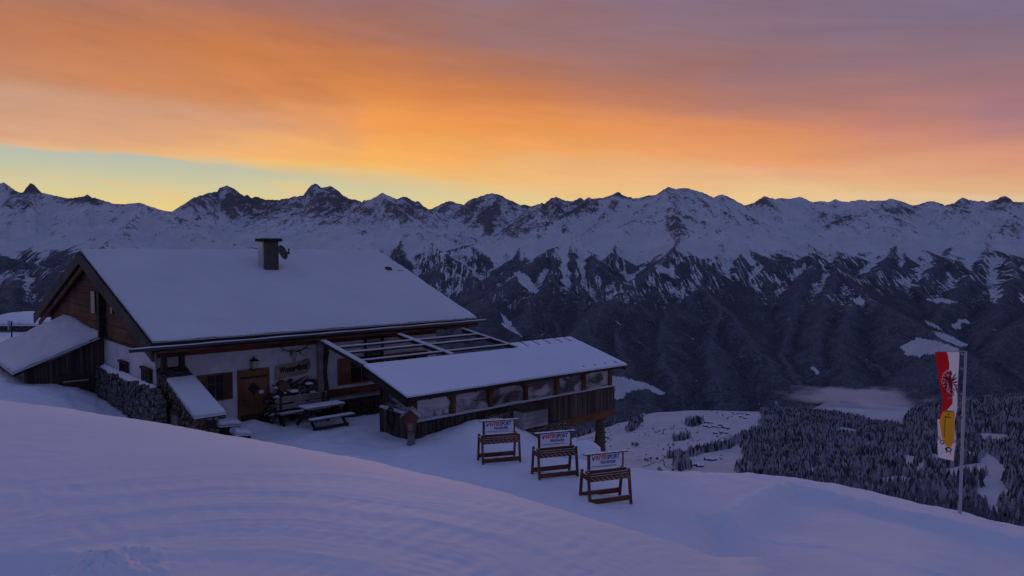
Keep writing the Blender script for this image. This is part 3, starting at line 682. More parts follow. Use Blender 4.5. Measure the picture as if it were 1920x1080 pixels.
# ================================================================== VALLEY: near hillsides, village slope, forest hill
VD = [100, 500, 1200, 1700, 2400, 3000, 3500, 4300, 5000, 5600, 6400]
def vcol(px, pys, zs={}):
    return [zs.get(i, VD[i]*rel(px, p) if p else 0) for i, p in enumerate(pys)]
GF = -1100.
VT = {
 -700: [-60,-250,-520,-650,-800,-900,-1000,-1100,-1130,-1150,-1200],
 0:    [-60,-200,-450,-600,-760,-900,-1000,-1100,-1130,-1150,-1200],
 900:  [-60,-200,1200*rel(960,915),1700*rel(960,893),2400*rel(960,862),3000*rel(960,842),-1000,-1090,-1000,-960,-1100],
 1080: [-60,-200,1200*rel(960,912),1700*rel(960,886),2400*rel(960,850),3000*rel(960,821),-1000,-1080,5000*rel(960,722),5600*rel(960,708),-1200],
 1150: [-60,-200,1200*rel(960,910),1700*rel(960,884),2400*rel(960,845),3000*rel(960,797),-950,-1080,5000*rel(960,728),5600*rel(960,707),-1200],
 1220: [-60,-200,1200*rel(960,908),1700*rel(960,883),2400*rel(960,838),3000*rel(960,790),3500*rel(960,776),-1060,5000*rel(960,735),5600*rel(960,718),-1200],
 1300: [-60,-200,1200*rel(960,908),1700*rel(960,884),2400*rel(960,836),3000*rel(960,788),3500*rel(960,768),-1090,-1130,-1150,-1200],
 1400: [-60,-200,1200*rel(960,912),1700*rel(960,884),2400*rel(960,834),3000*rel(960,790),3500*rel(960,771),-1090,-1130,-1150,-1200],
 1480: [-60,-200,1200*rel(960,925),1700*rel(960,890),2400*rel(960,835),3000*rel(960,793),3500*rel(960,770),-1050,-1100,-1150,-1200],
 1560: [-60,-210,1200*rel(960,945),1700*rel(960,895),2400*rel(960,838),3000*rel(960,800),3500*rel(960,778),4300*rel(960,768),5000*rel(960,752),-1130,-1200],
 1650: [-60,-220,1200*rel(960,955),1700*rel(960,895),2400*rel(960,838),3000*rel(960,805),3500*rel(960,790),4300*rel(960,771),5000*rel(960,754),-1130,-1200],
 1740: [-60,-230,1200*rel(960,970),1700*rel(960,895),2400*rel(960,825),3000*rel(960,772),3500*rel(960,764),4300*rel(960,775),-1040,-1150,-1200],
 1830: [-60,-230,1200*rel(960,985),1700*rel(960,890),2400*rel(960,812),3000*rel(960,759),3500*rel(960,752),-1010,-1060,-1150,-1200],
 1920: [-60,-240,1200*rel(960,995),1700*rel(960,888),2400*rel(960,803),3000*rel(960,755),3500*rel(960,747),-980,-1060,-1150,-1200],
 2600: [-60,-260,1200*rel(960,1020),1700*rel(960,880),2400*rel(960,800),3000*rel(960,750),3500*rel(960,745),-900,-1000,-1150,-1200],
}
vpx = np.array(sorted(VT)); vz = np.array([VT[p] for p in vpx]); vD = np.array(VD, float)
def pchip(x, y, q):                              # y (n,m) along axis 0
    h = np.diff(x)[:, None]; d = np.diff(y, axis=0)/h; m_ = np.zeros_like(y)
    m_[1:-1] = np.where(d[:-1]*d[1:] > 0, 2*d[:-1]*d[1:]/(d[:-1]+d[1:]+1e-12), 0); m_[0] = d[0]; m_[-1] = d[-1]
    i = np.clip(np.searchsorted(x, q)-1, 0, len(x)-2); t = ((q-x[i])/h[i, 0])[:, None]; hh = h[i]
    return (2*t**3-3*t**2+1)*y[i]+(t**3-2*t**2+t)*hh*m_[i]+(-2*t**3+3*t**2)*y[i+1]+(t**3-t**2)*hh*m_[i+1]
QD = np.linspace(100, 6400, 400); QP = np.linspace(-700, 2600, 500)
A1_ = pchip(vD, vz.T, QD); VG = pchip(vpx.astype(float), A1_.T, QP)          # (px, D)
def valley_h(x, y):
    px = 960+F*x/np.maximum(y, 1); i = np.clip((px+700)/3300*499, 0, 498.999); j = np.clip((y-100)/6300*399, 0, 398.999)
    i0 = i.astype(int); j0 = j.astype(int); u = i-i0; v = j-j0
    z = (VG[i0, j0]*(1-u)+VG[i0+1, j0]*u)*(1-v)+(VG[i0, j0+1]*(1-u)+VG[i0+1, j0+1]*u)*v
    s = sstep(y, 150, 900)
    return z+s*(9*fbm(x/260, y/260, 4, 33)+16*fbm(x/700, y/700, 3, 34)*sstep(y, 800, 1600))
vp = np.concatenate([np.linspace(-700, 820, 60)[:-1], np.linspace(820, 2020, 520), np.linspace(2020, 2600, 50)[1:]])
vd = np.concatenate([np.linspace(100, 1000, 40)[:-1], np.linspace(1000, 6400, 420)])
EX = (vp[:, None]-960)/F*vd[None, :]; EY = np.broadcast_to(vd, EX.shape).copy(); EZ = valley_h(EX, EY)
# forest floor, meadows and clearings
FOREST_P = [(1372,1010),(1385,905),(1378,880),(1396,868),(1388,838),(1402,826),(1396,812),(1430,800),(1420,792),(1440,783),(1478,776),(1495,765),(1540,758),(1600,780),(1640,793),(1690,797),(1702,779),(1730,756),(1780,745),(1860,738),(1935,730),(2100,720),(2300,740),(2400,1100),(1372,1100)]
CLEAR_P = [[(1560,806),(1580,800),(1604,806),(1612,812),(1600,818),(1572,812)],[(1604,838),(1640,826),(1652,830),(1620,842)],[(1695,852),(1716,855),(1712,882),(1698,880)],[(1744,850),(1762,852),(1758,868),(1746,866)],[(1768,880),(1800,874),(1835,868),(1850,848),(1870,862),(1888,880),(1880,905),(1900,925),(1876,935),(1870,962),(1852,955),(1835,930),(1812,922),(1840,912),(1850,890),(1815,886),(1788,900)],[(1832,812),(1890,815),(1894,828),(1840,826)],[(1650,898),(1690,892),(1720,900),(1700,908),(1655,908)],[(1515,880),(1535,874),(1540,884),(1522,892)],[(1812,846),(1836,850),(1833,860),(1815,858)],[(1665,848),(1690,850),(1680,858)],[(1738,860),(1730,890),(1712,895),(1722,870)],[(1790,764),(1805,762),(1808,770),(1795,772)]]
BAND_P = [[(1082,822),(1110,812),(1150,798),(1172,783),(1198,772),(1170,772),(1082,800)],[(1172,806),(1182,792),(1202,782),(1205,792),(1188,808),(1178,812)],[(1282,792),(1300,786),(1318,786),(1320,794),(1300,799),(1286,799)],[(1425,768),(1452,764),(1500,768),(1480,776),(1430,790)],[(1250,855),(1280,850),(1300,846),(1312,842),(1345,836),(1372,826),(1400,812),(1400,826),(1372,838),(1330,848),(1290,858),(1252,860)],[(1260,820),(1290,816),(1298,820),(1285,826),(1262,827)],[(1262,872),(1272,856),(1290,858),(1296,880),(1272,884)]]
epx, epy = projn(np.stack([EX, EY, EZ], -1)); n_v = fbm(EX/90, EY/90, 3, 81); n_w = fbm(EX/30, EY/30, 2, 82)
def fmask(px, py, y, nv):
    px = px+5*nv; py = py+3*nv
    m_ = in_poly(px, py, FOREST_P) & (y < 3650)
    for p in CLEAR_P: m_ &= ~in_poly(px, py, p)
    for p in BAND_P: m_ |= in_poly(px, py, p) & (y < 3800)
    return m_
ef = fmask(epx, epy, EY, n_v).astype(float)*.8
far_w = sstep(EY, 3650, 4000)*(1-(in_poly(epx+8*n_v, epy+3*n_v, [(1500,766),(1545,748),(1700,742),(1750,750),(1710,772),(1690,792),(1620,788),(1560,780)])))
MEAD2 = [(1140,745),(1140,706),(1180,710),(1225,722),(1242,735),(1235,738),(1215,728),(1190,730),(1170,742)]
mead2 = in_poly(epx+5*n_v, epy+3*n_v, MEAD2)
ef = np.maximum(ef, far_w*np.where(mead2, 0, .85))
ef = np.where(EY < 1000, .25, ef)
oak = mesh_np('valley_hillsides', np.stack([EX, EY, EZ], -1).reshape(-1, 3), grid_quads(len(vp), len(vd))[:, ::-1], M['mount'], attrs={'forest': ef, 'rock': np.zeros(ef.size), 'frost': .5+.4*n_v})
tag(oak, 'snow covered meadows and wooded hillsides falling to the valley', kind='structure')

# ---- spruce forest: one mass of small trees; the nearest ones individually
def frosty(name, dark, light, lo, hi):
    m, n, b = mat(name, dark, .9, .1); co = wpos(n)
    gn = n.new('ShaderNodeNewGeometry'); sp = n.new('ShaderNodeSeparateXYZ'); n.link(gn.outputs['Normal'], sp.inputs[0])
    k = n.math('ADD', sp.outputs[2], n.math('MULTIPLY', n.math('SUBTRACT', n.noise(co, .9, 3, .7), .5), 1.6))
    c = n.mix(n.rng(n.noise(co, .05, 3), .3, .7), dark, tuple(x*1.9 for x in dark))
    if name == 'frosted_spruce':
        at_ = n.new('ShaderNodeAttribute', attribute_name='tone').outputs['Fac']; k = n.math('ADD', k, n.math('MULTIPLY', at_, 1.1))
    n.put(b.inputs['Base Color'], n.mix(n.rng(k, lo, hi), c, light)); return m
M['spruce'] = frosty('frosted_spruce', (.04, .046, .052), (.40, .42, .47), -.45, .85)
M['bush'] = frosty('frosted_bush', (.06, .058, .065), (.36, .37, .44), -.2, 1.0)
def tree_unit(tiers=3, n=6, seed=0):
    r_ = np.random.default_rng(seed); V = []; Fc = []
    for k in range(tiers):
        z0 = .06+.26*k*3/tiers; z1 = z0+.42*(3/tiers)**.5 if k < tiers-1 else 1.0; rad = (.19-.15*k/tiers)*1.25
        b = len(V)
        for i in range(n):
            a = 2*math.pi*(i+.5*(k % 2))/n; q = rad*r_.uniform(.7, 1.2); V.append((q*math.cos(a), q*math.sin(a), z0+r_.uniform(-.03, .03)))
        V.append((r_.uniform(-.02, .02), r_.uniform(-.02, .02), min(1, z1)))
        for i in range(n): Fc.append((b+i, b+(i+1) % n, b+n))
    return np.array(V), np.array(Fc)
cand = []
yy = rng.uniform(1050, 3650, 150000); yy = np.sqrt(rng.uniform(1050**2, 3650**2, 110000)); pp = rng.uniform(1000, 2090, 110000)
cx = (pp-960)/F*yy
cz = valley_h(cx, yy); qx, qy = projn(np.stack([cx, yy, cz], -1))
ok = fmask(qx, qy, yy, fbm(cx/90, yy/90, 3, 81)) & (rng.random(len(yy)) < .46+.75*fbm(cx/70, yy/70, 3, 95))
infor = ok & (qy < 1010)
tx, ty, tz = cx[infor], yy[infor], cz[infor]
# forest on the far slope nearer us (behind the terrace, below the benches)
Hh = (11+16*rng.random(len(tx))**.8)*(1+.15*fbm(tx/200, ty/200, 2, 7))
order = np.argsort(ty/Hh); vis = (np.abs(projn(np.stack([tx, ty, tz+Hh], -1))[0]-960) < 975)
# hidden behind the near crest?  keep the ones whose tops clear it
ppx, ppy = projn(np.stack([tx, ty, tz+Hh], -1)); crest_py = np.interp(ppx, [1000, 1200, 1320, 1480, 1700, 1920, 2100], [868, 880, 885, 894, 936, 986, 1030])
seen = vis & (ppy < crest_py-3); order = [i for i in order if seen[i]][:300]
indiv = np.zeros(len(tx), bool); indiv[order] = True
units = [tree_unit(3, 6, s) for s in range(6)]
def forest_mesh(ix):
    Vs, Fs, b = [], [], 0; tones = []
    which = rng.integers(0, 6, len(ix))
    for k in range(6):
        ii = ix[which == k]; U, Fc = units[k]
        a = rng.uniform(0, 6.28, len(ii)); ca, sa = np.cos(a)[:, None], np.sin(a)[:, None]; h = Hh[ii][:, None]; wv = h*rng.uniform(.8, 1.15, len(ii))[:, None]
        x = (U[None, :, 0]*ca-U[None, :, 1]*sa)*wv+tx[ii][:, None]; y = (U[None, :, 0]*sa+U[None, :, 1]*ca)*wv+ty[ii][:, None]; z = U[None, :, 2]*h+tz[ii][:, None]-1
        tones.append(np.repeat(rng.uniform(-1, 1, len(ii))+.8*fbm(tx[ii]/150, ty[ii]/150, 2, 44), len(U)))
        Vs.append(np.stack([x, y, z], -1).reshape(-1, 3)); Fs.append((Fc[None]+(np.arange(len(ii))*len(U))[:, None, None]).reshape(-1, 3)+b); b += len(ii)*len(U)
    return np.concatenate(Vs), np.concatenate(Fs), np.concatenate(tones)
Vf, Ff, tn_ = forest_mesh(np.where(~indiv)[0])
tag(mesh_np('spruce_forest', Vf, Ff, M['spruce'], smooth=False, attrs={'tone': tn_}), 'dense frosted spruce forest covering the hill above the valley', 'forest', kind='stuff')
# the nearest trees: a better model, copied
def spruce_proto(seed, h=18):
    random.seed(seed); mb = MB(); tiers = 9
    for k in range(tiers):
        z0 = h*(.07+.86*k/tiers); z1 = z0+h*.17; rad = h*.17*(1-k/tiers)**.8+.25; n = 9; vs = []; fs = []
        for i in range(n*2):
            a = math.pi*i/n+k*.4; q = rad*(random.uniform(.85, 1.2) if i % 2 == 0 else random.uniform(.45, .65)); vs.append((q*math.cos(a), q*math.sin(a), z0-(.05*h*.4 if i % 2 == 0 else 0)))
        vs.append((0, 0, min(z1, h))); fs = [(i, (i+1) % (2*n), 2*n) for i in range(2*n)]; mb.add(vs, fs)
    mb.tube([(0, 0, -1), (0, 0, h*.5)], [h*.012, h*.006], 6)
    return mb.build('spruce_tree', M['spruce'], local=True)
protos = [spruce_proto(s) for s in range(4)]
TREEL = {0: 'frosted spruce tree at the near edge of the valley forest'}
def place(proto, used, x, y, z, s, label, cat, group):
    o = proto if not used[0] else proto.copy()
    if used[0]: C.objects.link(o)
    used[0] = True; o.location = (x, y, z); o.rotation_euler = (0, 0, random.uniform(0, 6.28)); o.scale = (s*random.uniform(.9, 1.1), s*random.uniform(.9, 1.1), s)
    return tag(o, label, cat, group)
us = [[False] for _ in protos]
for q, i in enumerate(order):
    k = q % 4
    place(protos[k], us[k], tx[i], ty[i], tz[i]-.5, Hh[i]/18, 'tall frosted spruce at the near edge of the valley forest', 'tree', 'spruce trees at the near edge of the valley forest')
# lone trees and frosted bushes on the village meadows
def bush_proto(seed, h=7, wide=1.):
    random.seed(seed); mb = MB(); mb.tube([(0, 0, -.6), (0, 0, h*.5)], [.25, .12], 6)
    for k in range(46):
        a = random.uniform(0, 6.28); t = random.random(); zz = h*(.22+.72*t); q = h*.42*wide*math.sqrt(random.random())*math.sin(math.pi*min(1, .18+.8*t))**.7
        mb.blob((q*math.cos(a), q*math.sin(a), zz), h*random.uniform(.06, .13), 5, 4, .35)
    return mb.build('frosted_bush', M['bush'], local=True)
bp = [bush_proto(11), bush_proto(12, 7, 1.3), bush_proto(13, 7, .8)]; bu = [[False] for _ in bp]
lone = [spruce_proto(21, 14), spruce_proto(22, 14)]; lu = [[False] for _ in lone]
def on_valley(px, py):
    r = ray(px, py); r = r/r[1]; Ds = np.arange(900, 5600, 6.); P_ = r[None]*Ds[:, None]; zz = valley_h(P_[:, 0], P_[:, 1]); h_ = np.where(P_[:, 2] < zz)[0]
    if not len(h_): return None
    p = P_[h_[0]]; return p
random.seed(5)
BUSH = [(1140,824,1.1),(1192,838,1.6),(1186,836,1.3),(1196,835,1.1),(1225,806,.8),(1228,812,.8),(1236,810,.9),(1243,814,.9),(1246,806,.7),(1278,804,.8),(1286,806,.8),(1298,802,1.1),(1335,772,1.2),(1345,775,.8),(1355,780,.9),(1364,786,.8),(1372,782,.7),(1253,836,1),(1256,842,.9),(1262,836,1.1),(1244,844,.8),(1290,832,.7),(1352,862,.7),(1214,866,1.2),(1220,862,1),(1210,864,.8),(1232,863,1.1),(1246,860,1.2),(1258,860,1),(1266,858,1.1),(1274,856,1.2),(1302,850,1.2),(1312,846,1.3),(1322,842,1.4),(1330,840,1.3),(1340,836,1.2),(1352,832,1.3),(1236,882,.9),(1240,884,.7),(1262,884,1),(1278,884,1),(1150,846,.6),(1145,838,.7),(1133,832,.5),(1144,826,.6),(1156,852,.6),(1160,798,.6),(1143,812,.6),(1205,800,.6),(1210,815,.7),(1216,818,.6),(1190,812,.6),(1306,812,.6),(1298,826,.7),(1268,828,.9),(1275,826,.8),(1284,824,.8),(1345,820,.8),(1352,815,.8),(1362,812,.7),(1140,806,.7),(1128,811,.7),(1118,818,.8),(1110,822,.7),(1160,790,.8),(1168,786,.9),(1183,800,1.1),(1194,796,1.2),(1189,806,1)]
for k, (px, py, s) in enumerate(BUSH):
    p = on_valley(px, py)
    if p is None: continue
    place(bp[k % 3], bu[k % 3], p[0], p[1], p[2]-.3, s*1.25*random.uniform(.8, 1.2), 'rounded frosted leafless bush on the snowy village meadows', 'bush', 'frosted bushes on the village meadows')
for k, (px, py, s) in enumerate([(1232,812,1),(1258,806,1.1),(1262,805,1.3),(1264,800,1.),(1308,812,.9),(1220,866,1),(1234,836,.9),(1352,855,.8),(1146,848,.7),(1296,786,1),(1304,784,1.1),(1311,786,1),(1316,788,1),(1366,784,.9),(1244,810,1),(1278,792,.9),(1223,804,.9),(1306,856,1.1),(1318,851,1.1),(1334,846,1.1)]):
    p = on_valley(px, py)
    if p is None: continue
    place(lone[k % 2], lu[k % 2], p[0], p[1], p[2]-.3, s*.9, 'slender lone spruce standing on the open snowy meadow', 'tree', 'lone spruces on the village meadows')
# barns and farmhouses of the village, snow on the roofs
hm_, n, b = mat('far_timber', (.05, .035, .03), .9); M['far_wall'] = hm_
def house_proto(L, W, Hw, name='farmhouse'):
    r = thing(name, 'x', 'x', (0, 0, 0)); 
    MB().box(-L/2, L/2, -W/2, W/2, -2, Hw).add([(-L/2, -W/2, Hw), (-L/2, W/2, Hw), (-L/2, 0, Hw+W*.27), (L/2, -W/2, Hw), (L/2, W/2, Hw), (L/2, 0, Hw+W*.27)], [(0, 2, 1), (3, 4, 5)]).build('wall', M['far_wall'], r)
    o_ = .7; h = W*.27
    MB().add([(-L/2-o_, -W/2-o_, Hw-.2), (L/2+o_, -W/2-o_, Hw-.2), (L/2+o_, 0, Hw+h+.3), (-L/2-o_, 0, Hw+h+.3), (-L/2-o_, W/2+o_, Hw-.2), (L/2+o_, W/2+o_, Hw-.2),
              (-L/2-o_, -W/2-o_, Hw+.3), (L/2+o_, -W/2-o_, Hw+.3), (L/2+o_, 0, Hw+h+.8), (-L/2-o_, 0, Hw+h+.8), (-L/2-o_, W/2+o_, Hw+.3), (L/2+o_, W/2+o_, Hw+.3)],
             [(6, 7, 8, 9), (9, 8, 11, 10), (0, 3, 2, 1), (3, 4, 5, 2), (0, 1, 7, 6), (4, 10, 11, 5), (0, 6, 9, 3), (3, 9, 10, 4), (1, 2, 8, 7), (2, 5, 11, 8)]).build('roof', M['snow'], r)
    if name == 'farmhouse':
        MB().box(L*.1, L*.1+.9, -.45, .45, Hw+h-.5, Hw+h+1.6).build('chimney', M['far_wall'], r)
    return r
def copy_tree(o, parent=None):
    c = o.copy(); C.objects.link(c); c.parent = parent
    for ch in o.children: copy_tree(ch, c)
    return c
fh = house_proto(14, 10, 5); barn = house_proto(5, 4.5, 2.4, 'hay_barn'); fu = [False, False]
def put_house(px, py, kind, s=1, rz=None):
    p = on_valley(px, py)
    if p is None: return
    src = (fh, barn)[kind]; o = src if not fu[kind] else copy_tree(src); fu[kind] = True
    o.location = tuple(p); o.rotation_euler = (0, 0, random.uniform(-.6, .6) if rz is None else rz); o.scale = (s, s, s)
    if kind == 0: tag(o, 'dark timber farmhouse with snowy roof in the village below', 'house', 'farmhouses of the village in the valley')
    else: tag(o, 'tiny dark hay barn alone on the snowy slope', 'barn', 'hay barns on the snowy village slope')
for px, py in [(1322,800),(1330,802),(1339,801),(1348,803),(1357,802),(1364,804),(1350,798),(1402,778),(1388,782),(1397,785),(1376,777),(1440,781),(1452,782),(1464,780),(1330,892),(1326,863),(1334,864),(1340,863),(1306,872),(1312,874),(1300,873),(1313,792),(1324,793),(1332,794),(1352,811),(1341,813),(1362,813),(1374,774),(1384,776),(1312,876),(1392,776)]:
    put_house(px, py, 0, random.uniform(.8, 1.15))
for k in range(70):
    px, py = random.uniform(1118, 1330), random.uniform(786, 868)
    if py < 786+(1330-px)*.12: continue
    put_house(px, py, 1, random.uniform(.7, 1.2))
# lanes across the meadows
lm, n, b = mat('lane', (.16, .15, .17), .9)
def lane(name, pts, wd, label):
    mb = MB(); V = []
    P_ = [on_valley(*p) for p in pts]; P_ = [p for p in P_ if p is not None]; Q = []
    for a, b in zip(P_[:-1], P_[1:]):
        for t in np.linspace(0, 1, 8)[:-1]: Q.append(a+(b-a)*t)
    Q.append(P_[-1])
    for i, p in enumerate(Q):
        d = Q[min(i+1, len(Q)-1)]-Q[max(0, i-1)]; nrm_ = np.array([-d[1], d[0], 0]); nrm_ /= np.linalg.norm(nrm_)+1e-9
        for s in (-1, 1):
            q = p+nrm_*wd*s; V.append((q[0], q[1], float(valley_h(np.array([q[0]]), np.array([q[1]]))[0])+.9))
    mb.add(V, [(2*i, 2*i+1, 2*i+3, 2*i+2) for i in range(len(Q)-1)])
    o = mb.build(name, lm); return tag(o, label, kind='structure')
lane('lane', [(1204,876),(1222,870),(1243,862)], 1.6, 'narrow dark lane curving up the snowy meadow')
lane('lane', [(1243,862),(1246,874),(1262,880)], 1.3, 'short lane below the bend in the meadow')
lane('lane', [(1185,866),(1215,862),(1260,858),(1278,850),(1300,842)], 1.2, 'field track under the row of bushes')
lane('lane', [(1296,857),(1310,846),(1325,838),(1345,828),(1352,822),(1372,816)], 1.8, 'valley road climbing between hedges')
lane('lane', [(1280,795),(1300,794),(1320,794),(1334,793)], 1.3, 'upper track to the village')

# ================================================================== THE HUT
def slab(name, A, B, C_, D, th, mat_, parent, nu=40, nv=24, amp=.02, rnd=.12, fn=None, seed=1, under=True):
    """snow blanket: top corners A B (near edge) C D (far edge), rounded rim, skirt th deep"""
    A, B, C_, D = map(np.array, (A, B, C_, D)); Lu = np.linalg.norm(B-A); Lv = np.linalg.norm(D-A)
    uu = np.concatenate([[0, rnd*.25/Lu, rnd*.6/Lu], np.linspace(rnd/Lu, 1-rnd/Lu, nu), [1-rnd*.6/Lu, 1-rnd*.25/Lu, 1]])
    vv = np.concatenate([[0, rnd*.25/Lv, rnd*.6/Lv], np.linspace(rnd/Lv, 1-rnd/Lv, nv), [1-rnd*.6/Lv, 1-rnd*.25/Lv, 1]])
    U, V_ = np.meshgrid(uu, vv, indexing='ij'); U3, V3 = U[..., None], V_[..., None]
    P_ = (A*(1-U3)+B*U3)*(1-V3)+(D*(1-U3)+C_*U3)*V3
    du = np.minimum(U, 1-U)*Lu; dv = np.minimum(V_, 1-V_)*Lv; de = np.minimum(du, dv)
    rim = th*.65*(1-np.sqrt(np.clip(1-(1-np.clip(de/rnd, 0, 1))**2, 0, 1)))
    z = amp*fbm(U*Lu*.9+seed*7, V_*Lv*.9, 4, seed)+amp*.35*fbm(U*Lu*4, V_*Lv*4, 2, seed+5)
    P_[..., 2] += z-rim
    if fn is not None: P_[..., 2] += fn(U*Lu, V_*Lv)
    jit = (de <= 1e-9)*.035*perlin(U*Lu*5+seed, V_*Lv*5, seed+9); P_[..., 2] += jit
    ni, nj = U.shape; Vv = P_.reshape(-1, 3); Q = grid_quads(ni, nj)
    ring = [i*nj for i in range(ni)]+[(ni-1)*nj+j for j in range(1, nj)]+[i*nj+nj-1 for i in range(ni-2, -1, -1)]+[j for j in range(nj-2, 0, -1)]
    low = Vv[ring].copy(); flat = ((A*(1-U3)+B*U3)*(1-V3)+(D*(1-U3)+C_*U3)*V3).reshape(-1, 3)[ring]; low[:, 2] = flat[:, 2]-th+(0 if fn is None or name != 'rail_snow' else fn(U*Lu, V_*Lv).reshape(-1)[ring]); b = len(Vv); n_ = len(ring)
    Q2 = np.array([[ring[k], b+k, b+(k+1) % n_, ring[(k+1) % n_]] for k in range(n_)])
    VV_ = np.concatenate([Vv, low]); off = np.zeros(3)
    p = parent
    while p is not None: off += np.array(p.location); p = p.parent
    return mesh_np(name, VV_-off, np.concatenate([Q, Q2[:, ::-1]]), mat_, parent)

hut = thing('alpine_hut', 'white plastered mountain hut with timber gable and broad snow covered roof', 'hut', H(2.4, 7.8, ZG))
RS = .319
def zr(v): return -2.88+RS*(v+1.2)-(0 if v <= 7.8 else 2*RS*(v-7.8))     # top of the roof boards
UL, UR, URt = -3.65, 9.2, 10.0
rf = MB()
for (va, vb) in ((-1.2, 7.8), (7.8, 17.3)):
    ua, ub = (UR, URt) if va < 5 else (URt, UR)
    rf.hexa([H(UL, va, zr(va)-.16), H(ua, va, zr(va)-.16), H(ub, vb, zr(vb)-.16), H(UL, vb, zr(vb)-.16), H(UL, va, zr(va)), H(ua, va, zr(va)), H(ub, vb, zr(vb)), H(UL, vb, zr(vb))])
roof = rf.build('roof', M['black_wood'], hut)
def mound(u, v): return -.22*np.exp(-((u-7.2)/.5)**2-((v-6.0)/.35)**2)+.03*np.exp(-((v-.6)/.5)**2)
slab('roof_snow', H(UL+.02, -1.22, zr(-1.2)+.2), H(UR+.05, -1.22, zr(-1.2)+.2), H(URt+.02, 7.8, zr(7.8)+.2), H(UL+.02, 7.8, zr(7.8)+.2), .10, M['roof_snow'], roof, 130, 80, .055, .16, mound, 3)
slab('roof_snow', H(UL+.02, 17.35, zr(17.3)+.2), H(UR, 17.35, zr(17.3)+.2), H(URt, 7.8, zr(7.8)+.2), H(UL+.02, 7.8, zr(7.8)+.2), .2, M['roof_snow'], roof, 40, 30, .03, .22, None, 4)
b_ = MB()
for (va, vb) in ((-1.24, 7.8), (7.8, 17.36)):
    b_.hexa([H(UL-.06, va, zr(va)-.40), H(UL, va, zr(va)-.40), H(UL, vb, zr(vb)-.40), H(UL-.06, vb, zr(vb)-.40), H(UL-.06, va, zr(va)+.06), H(UL, va, zr(va)+.06), H(UL, vb, zr(vb)+.06), H(UL-.06, vb, zr(vb)+.06)])
b_.build('bargeboard', M['barge'], hut)
b_ = MB()
for (va, vb) in ((-.9, 7.8), (7.8, 16.9)):
    b_.hexa([H(UL+.07, va, zr(va)-.62), H(UL+.16, va, zr(va)-.62), H(UL+.16, vb, zr(vb)-.62), H(UL+.07, vb, zr(vb)-.62), H(UL+.07, va, zr(va)-.42), H(UL+.16, va, zr(va)-.42), H(UL+.16, vb, zr(vb)-.42), H(UL+.07, vb, zr(vb)-.42)])
b_.build('verge_rafter', M['wood'], hut)
# right verge trim, dark line along the snow
b_ = MB().hexa([H(UR+.05, -1.2, zr(-1.2)-.2), H(UR+.12, -1.2, zr(-1.2)-.2), H(URt+.12, 7.8, zr(7.8)-.2), H(URt+.05, 7.8, zr(7.8)-.2), H(UR+.05, -1.2, zr(-1.2)+.12), H(UR+.12, -1.2, zr(-1.2)+.12), H(URt+.12, 7.8, zr(7.8)+.12), H(URt+.05, 7.8, zr(7.8)+.12)])
b_.build('bargeboard', M['black_wood'], hut)
for v in (1.9, 5.0, 7.8, 10.8, 13.8):
    MB().bar(H(UL+.02, v, zr(v)-.36), H(9.3, v, zr(v)-.36), .2, .24).build('purlin', M['dark_wood'], hut)
GW = -3.25
# masonry walls
wl = MB(); wl.hb(GW, 8.0, 0, .4, -6.9, -3.42); wl.hb(GW, GW+.4, .4, 15.2, -6.9, -3.22); wl.hb(GW, 8.0, 15.2, 15.6, -6.9, -3.3); wl.hb(7.6, 8.0, .4, 15.2, -6.9, -3.22)
wl.build('plaster_wall', M['plaster'], hut)
# timber upper storey: planked band over the front wall and log gable
tb = MB()
for k in range(2): z0 = -3.42+k*.24; tb.hb(GW, 8.0, -.035-.01*(k % 2), .3, z0+.005, z0+.235)
tb.hb(GW, 8.0, .02, .3, -2.9, zr(0)-.17)
tb.build('timber_band', M['wood'], hut)
gt = MB(); z = -3.22; k = 0
while z < zr(7.8)-.3:
    z1 = min(z+.26, zr(7.8)-.18)
    va = max(.05, (z1+2.88+.17)/RS-1.2); vb = 15.6-va
    if vb > va: gt.hb(GW-.05-.015*(k % 2), GW+.12, va, vb, z+.008, z1)
    z = z1+.004; k += 1
gt.hexa([H(GW, 0, -3.22), H(GW+.1, 0, -3.22), H(GW+.1, 15.6, -3.22), H(GW, 15.6, -3.22), H(GW, 7.75, zr(7.7)-.2), H(GW+.1, 7.75, zr(7.7)-.2), H(GW+.1, 7.85, zr(7.7)-.2), H(GW, 7.85, zr(7.7)-.2)])
gt.build('log_gable', M['gable_wood'], hut)
pg = MB(); z = -3.2
while z < -1.3: pg.hb(GW-.3, GW-.04, 5.5+.02*random.random(), 5.74, z, z+.23); z += .255
pg.build('log_ends', M['black_wood'], hut)
MB().hb(GW-.1, GW+.02, .02, 5.5, -3.27, -3.19).build('sill_board', M['dark_wood'], hut)
# gutter with snow along it
MB().tube([H(-4.35, -1.36, -2.95), H(9.65, -1.36, -2.89)], .055, 8).build('gutter', M['metal'], hut)
g_ = MB()
pts = [H(u, -1.36, -2.95+.06*(u+4.35)/14+.05+.008*math.sin(u*3)) for u in np.linspace(-4.32, 9.6, 40)]
g_.tube(pts, .03, 6).build('gutter_snow', M['roof_snow'], hut)
MB().hb(-3.6, 9.2, -1.2, -1.16, -3.12, -3.05).build('fascia', M['wood'], hut)
MB().hb(UL+.0, UR+.04, -1.29, -1.21, -3.0, -2.78).build('eave_board', M['black'], hut)
rb = MB()
for u in np.arange(-3.3, 9.1, 1.1): rb.bar(H(u, -1.15, zr(-1.15)-.24), H(u, .3, zr(.3)-.24), .11, .14)
rb.build('rafters', M['dark_wood'], hut)
MB().tube([H(GW+.02, -.1, -3.25), H(GW+.02, -.1, -5.6)], .045, 8).build('downpipe', M['pole'], hut)
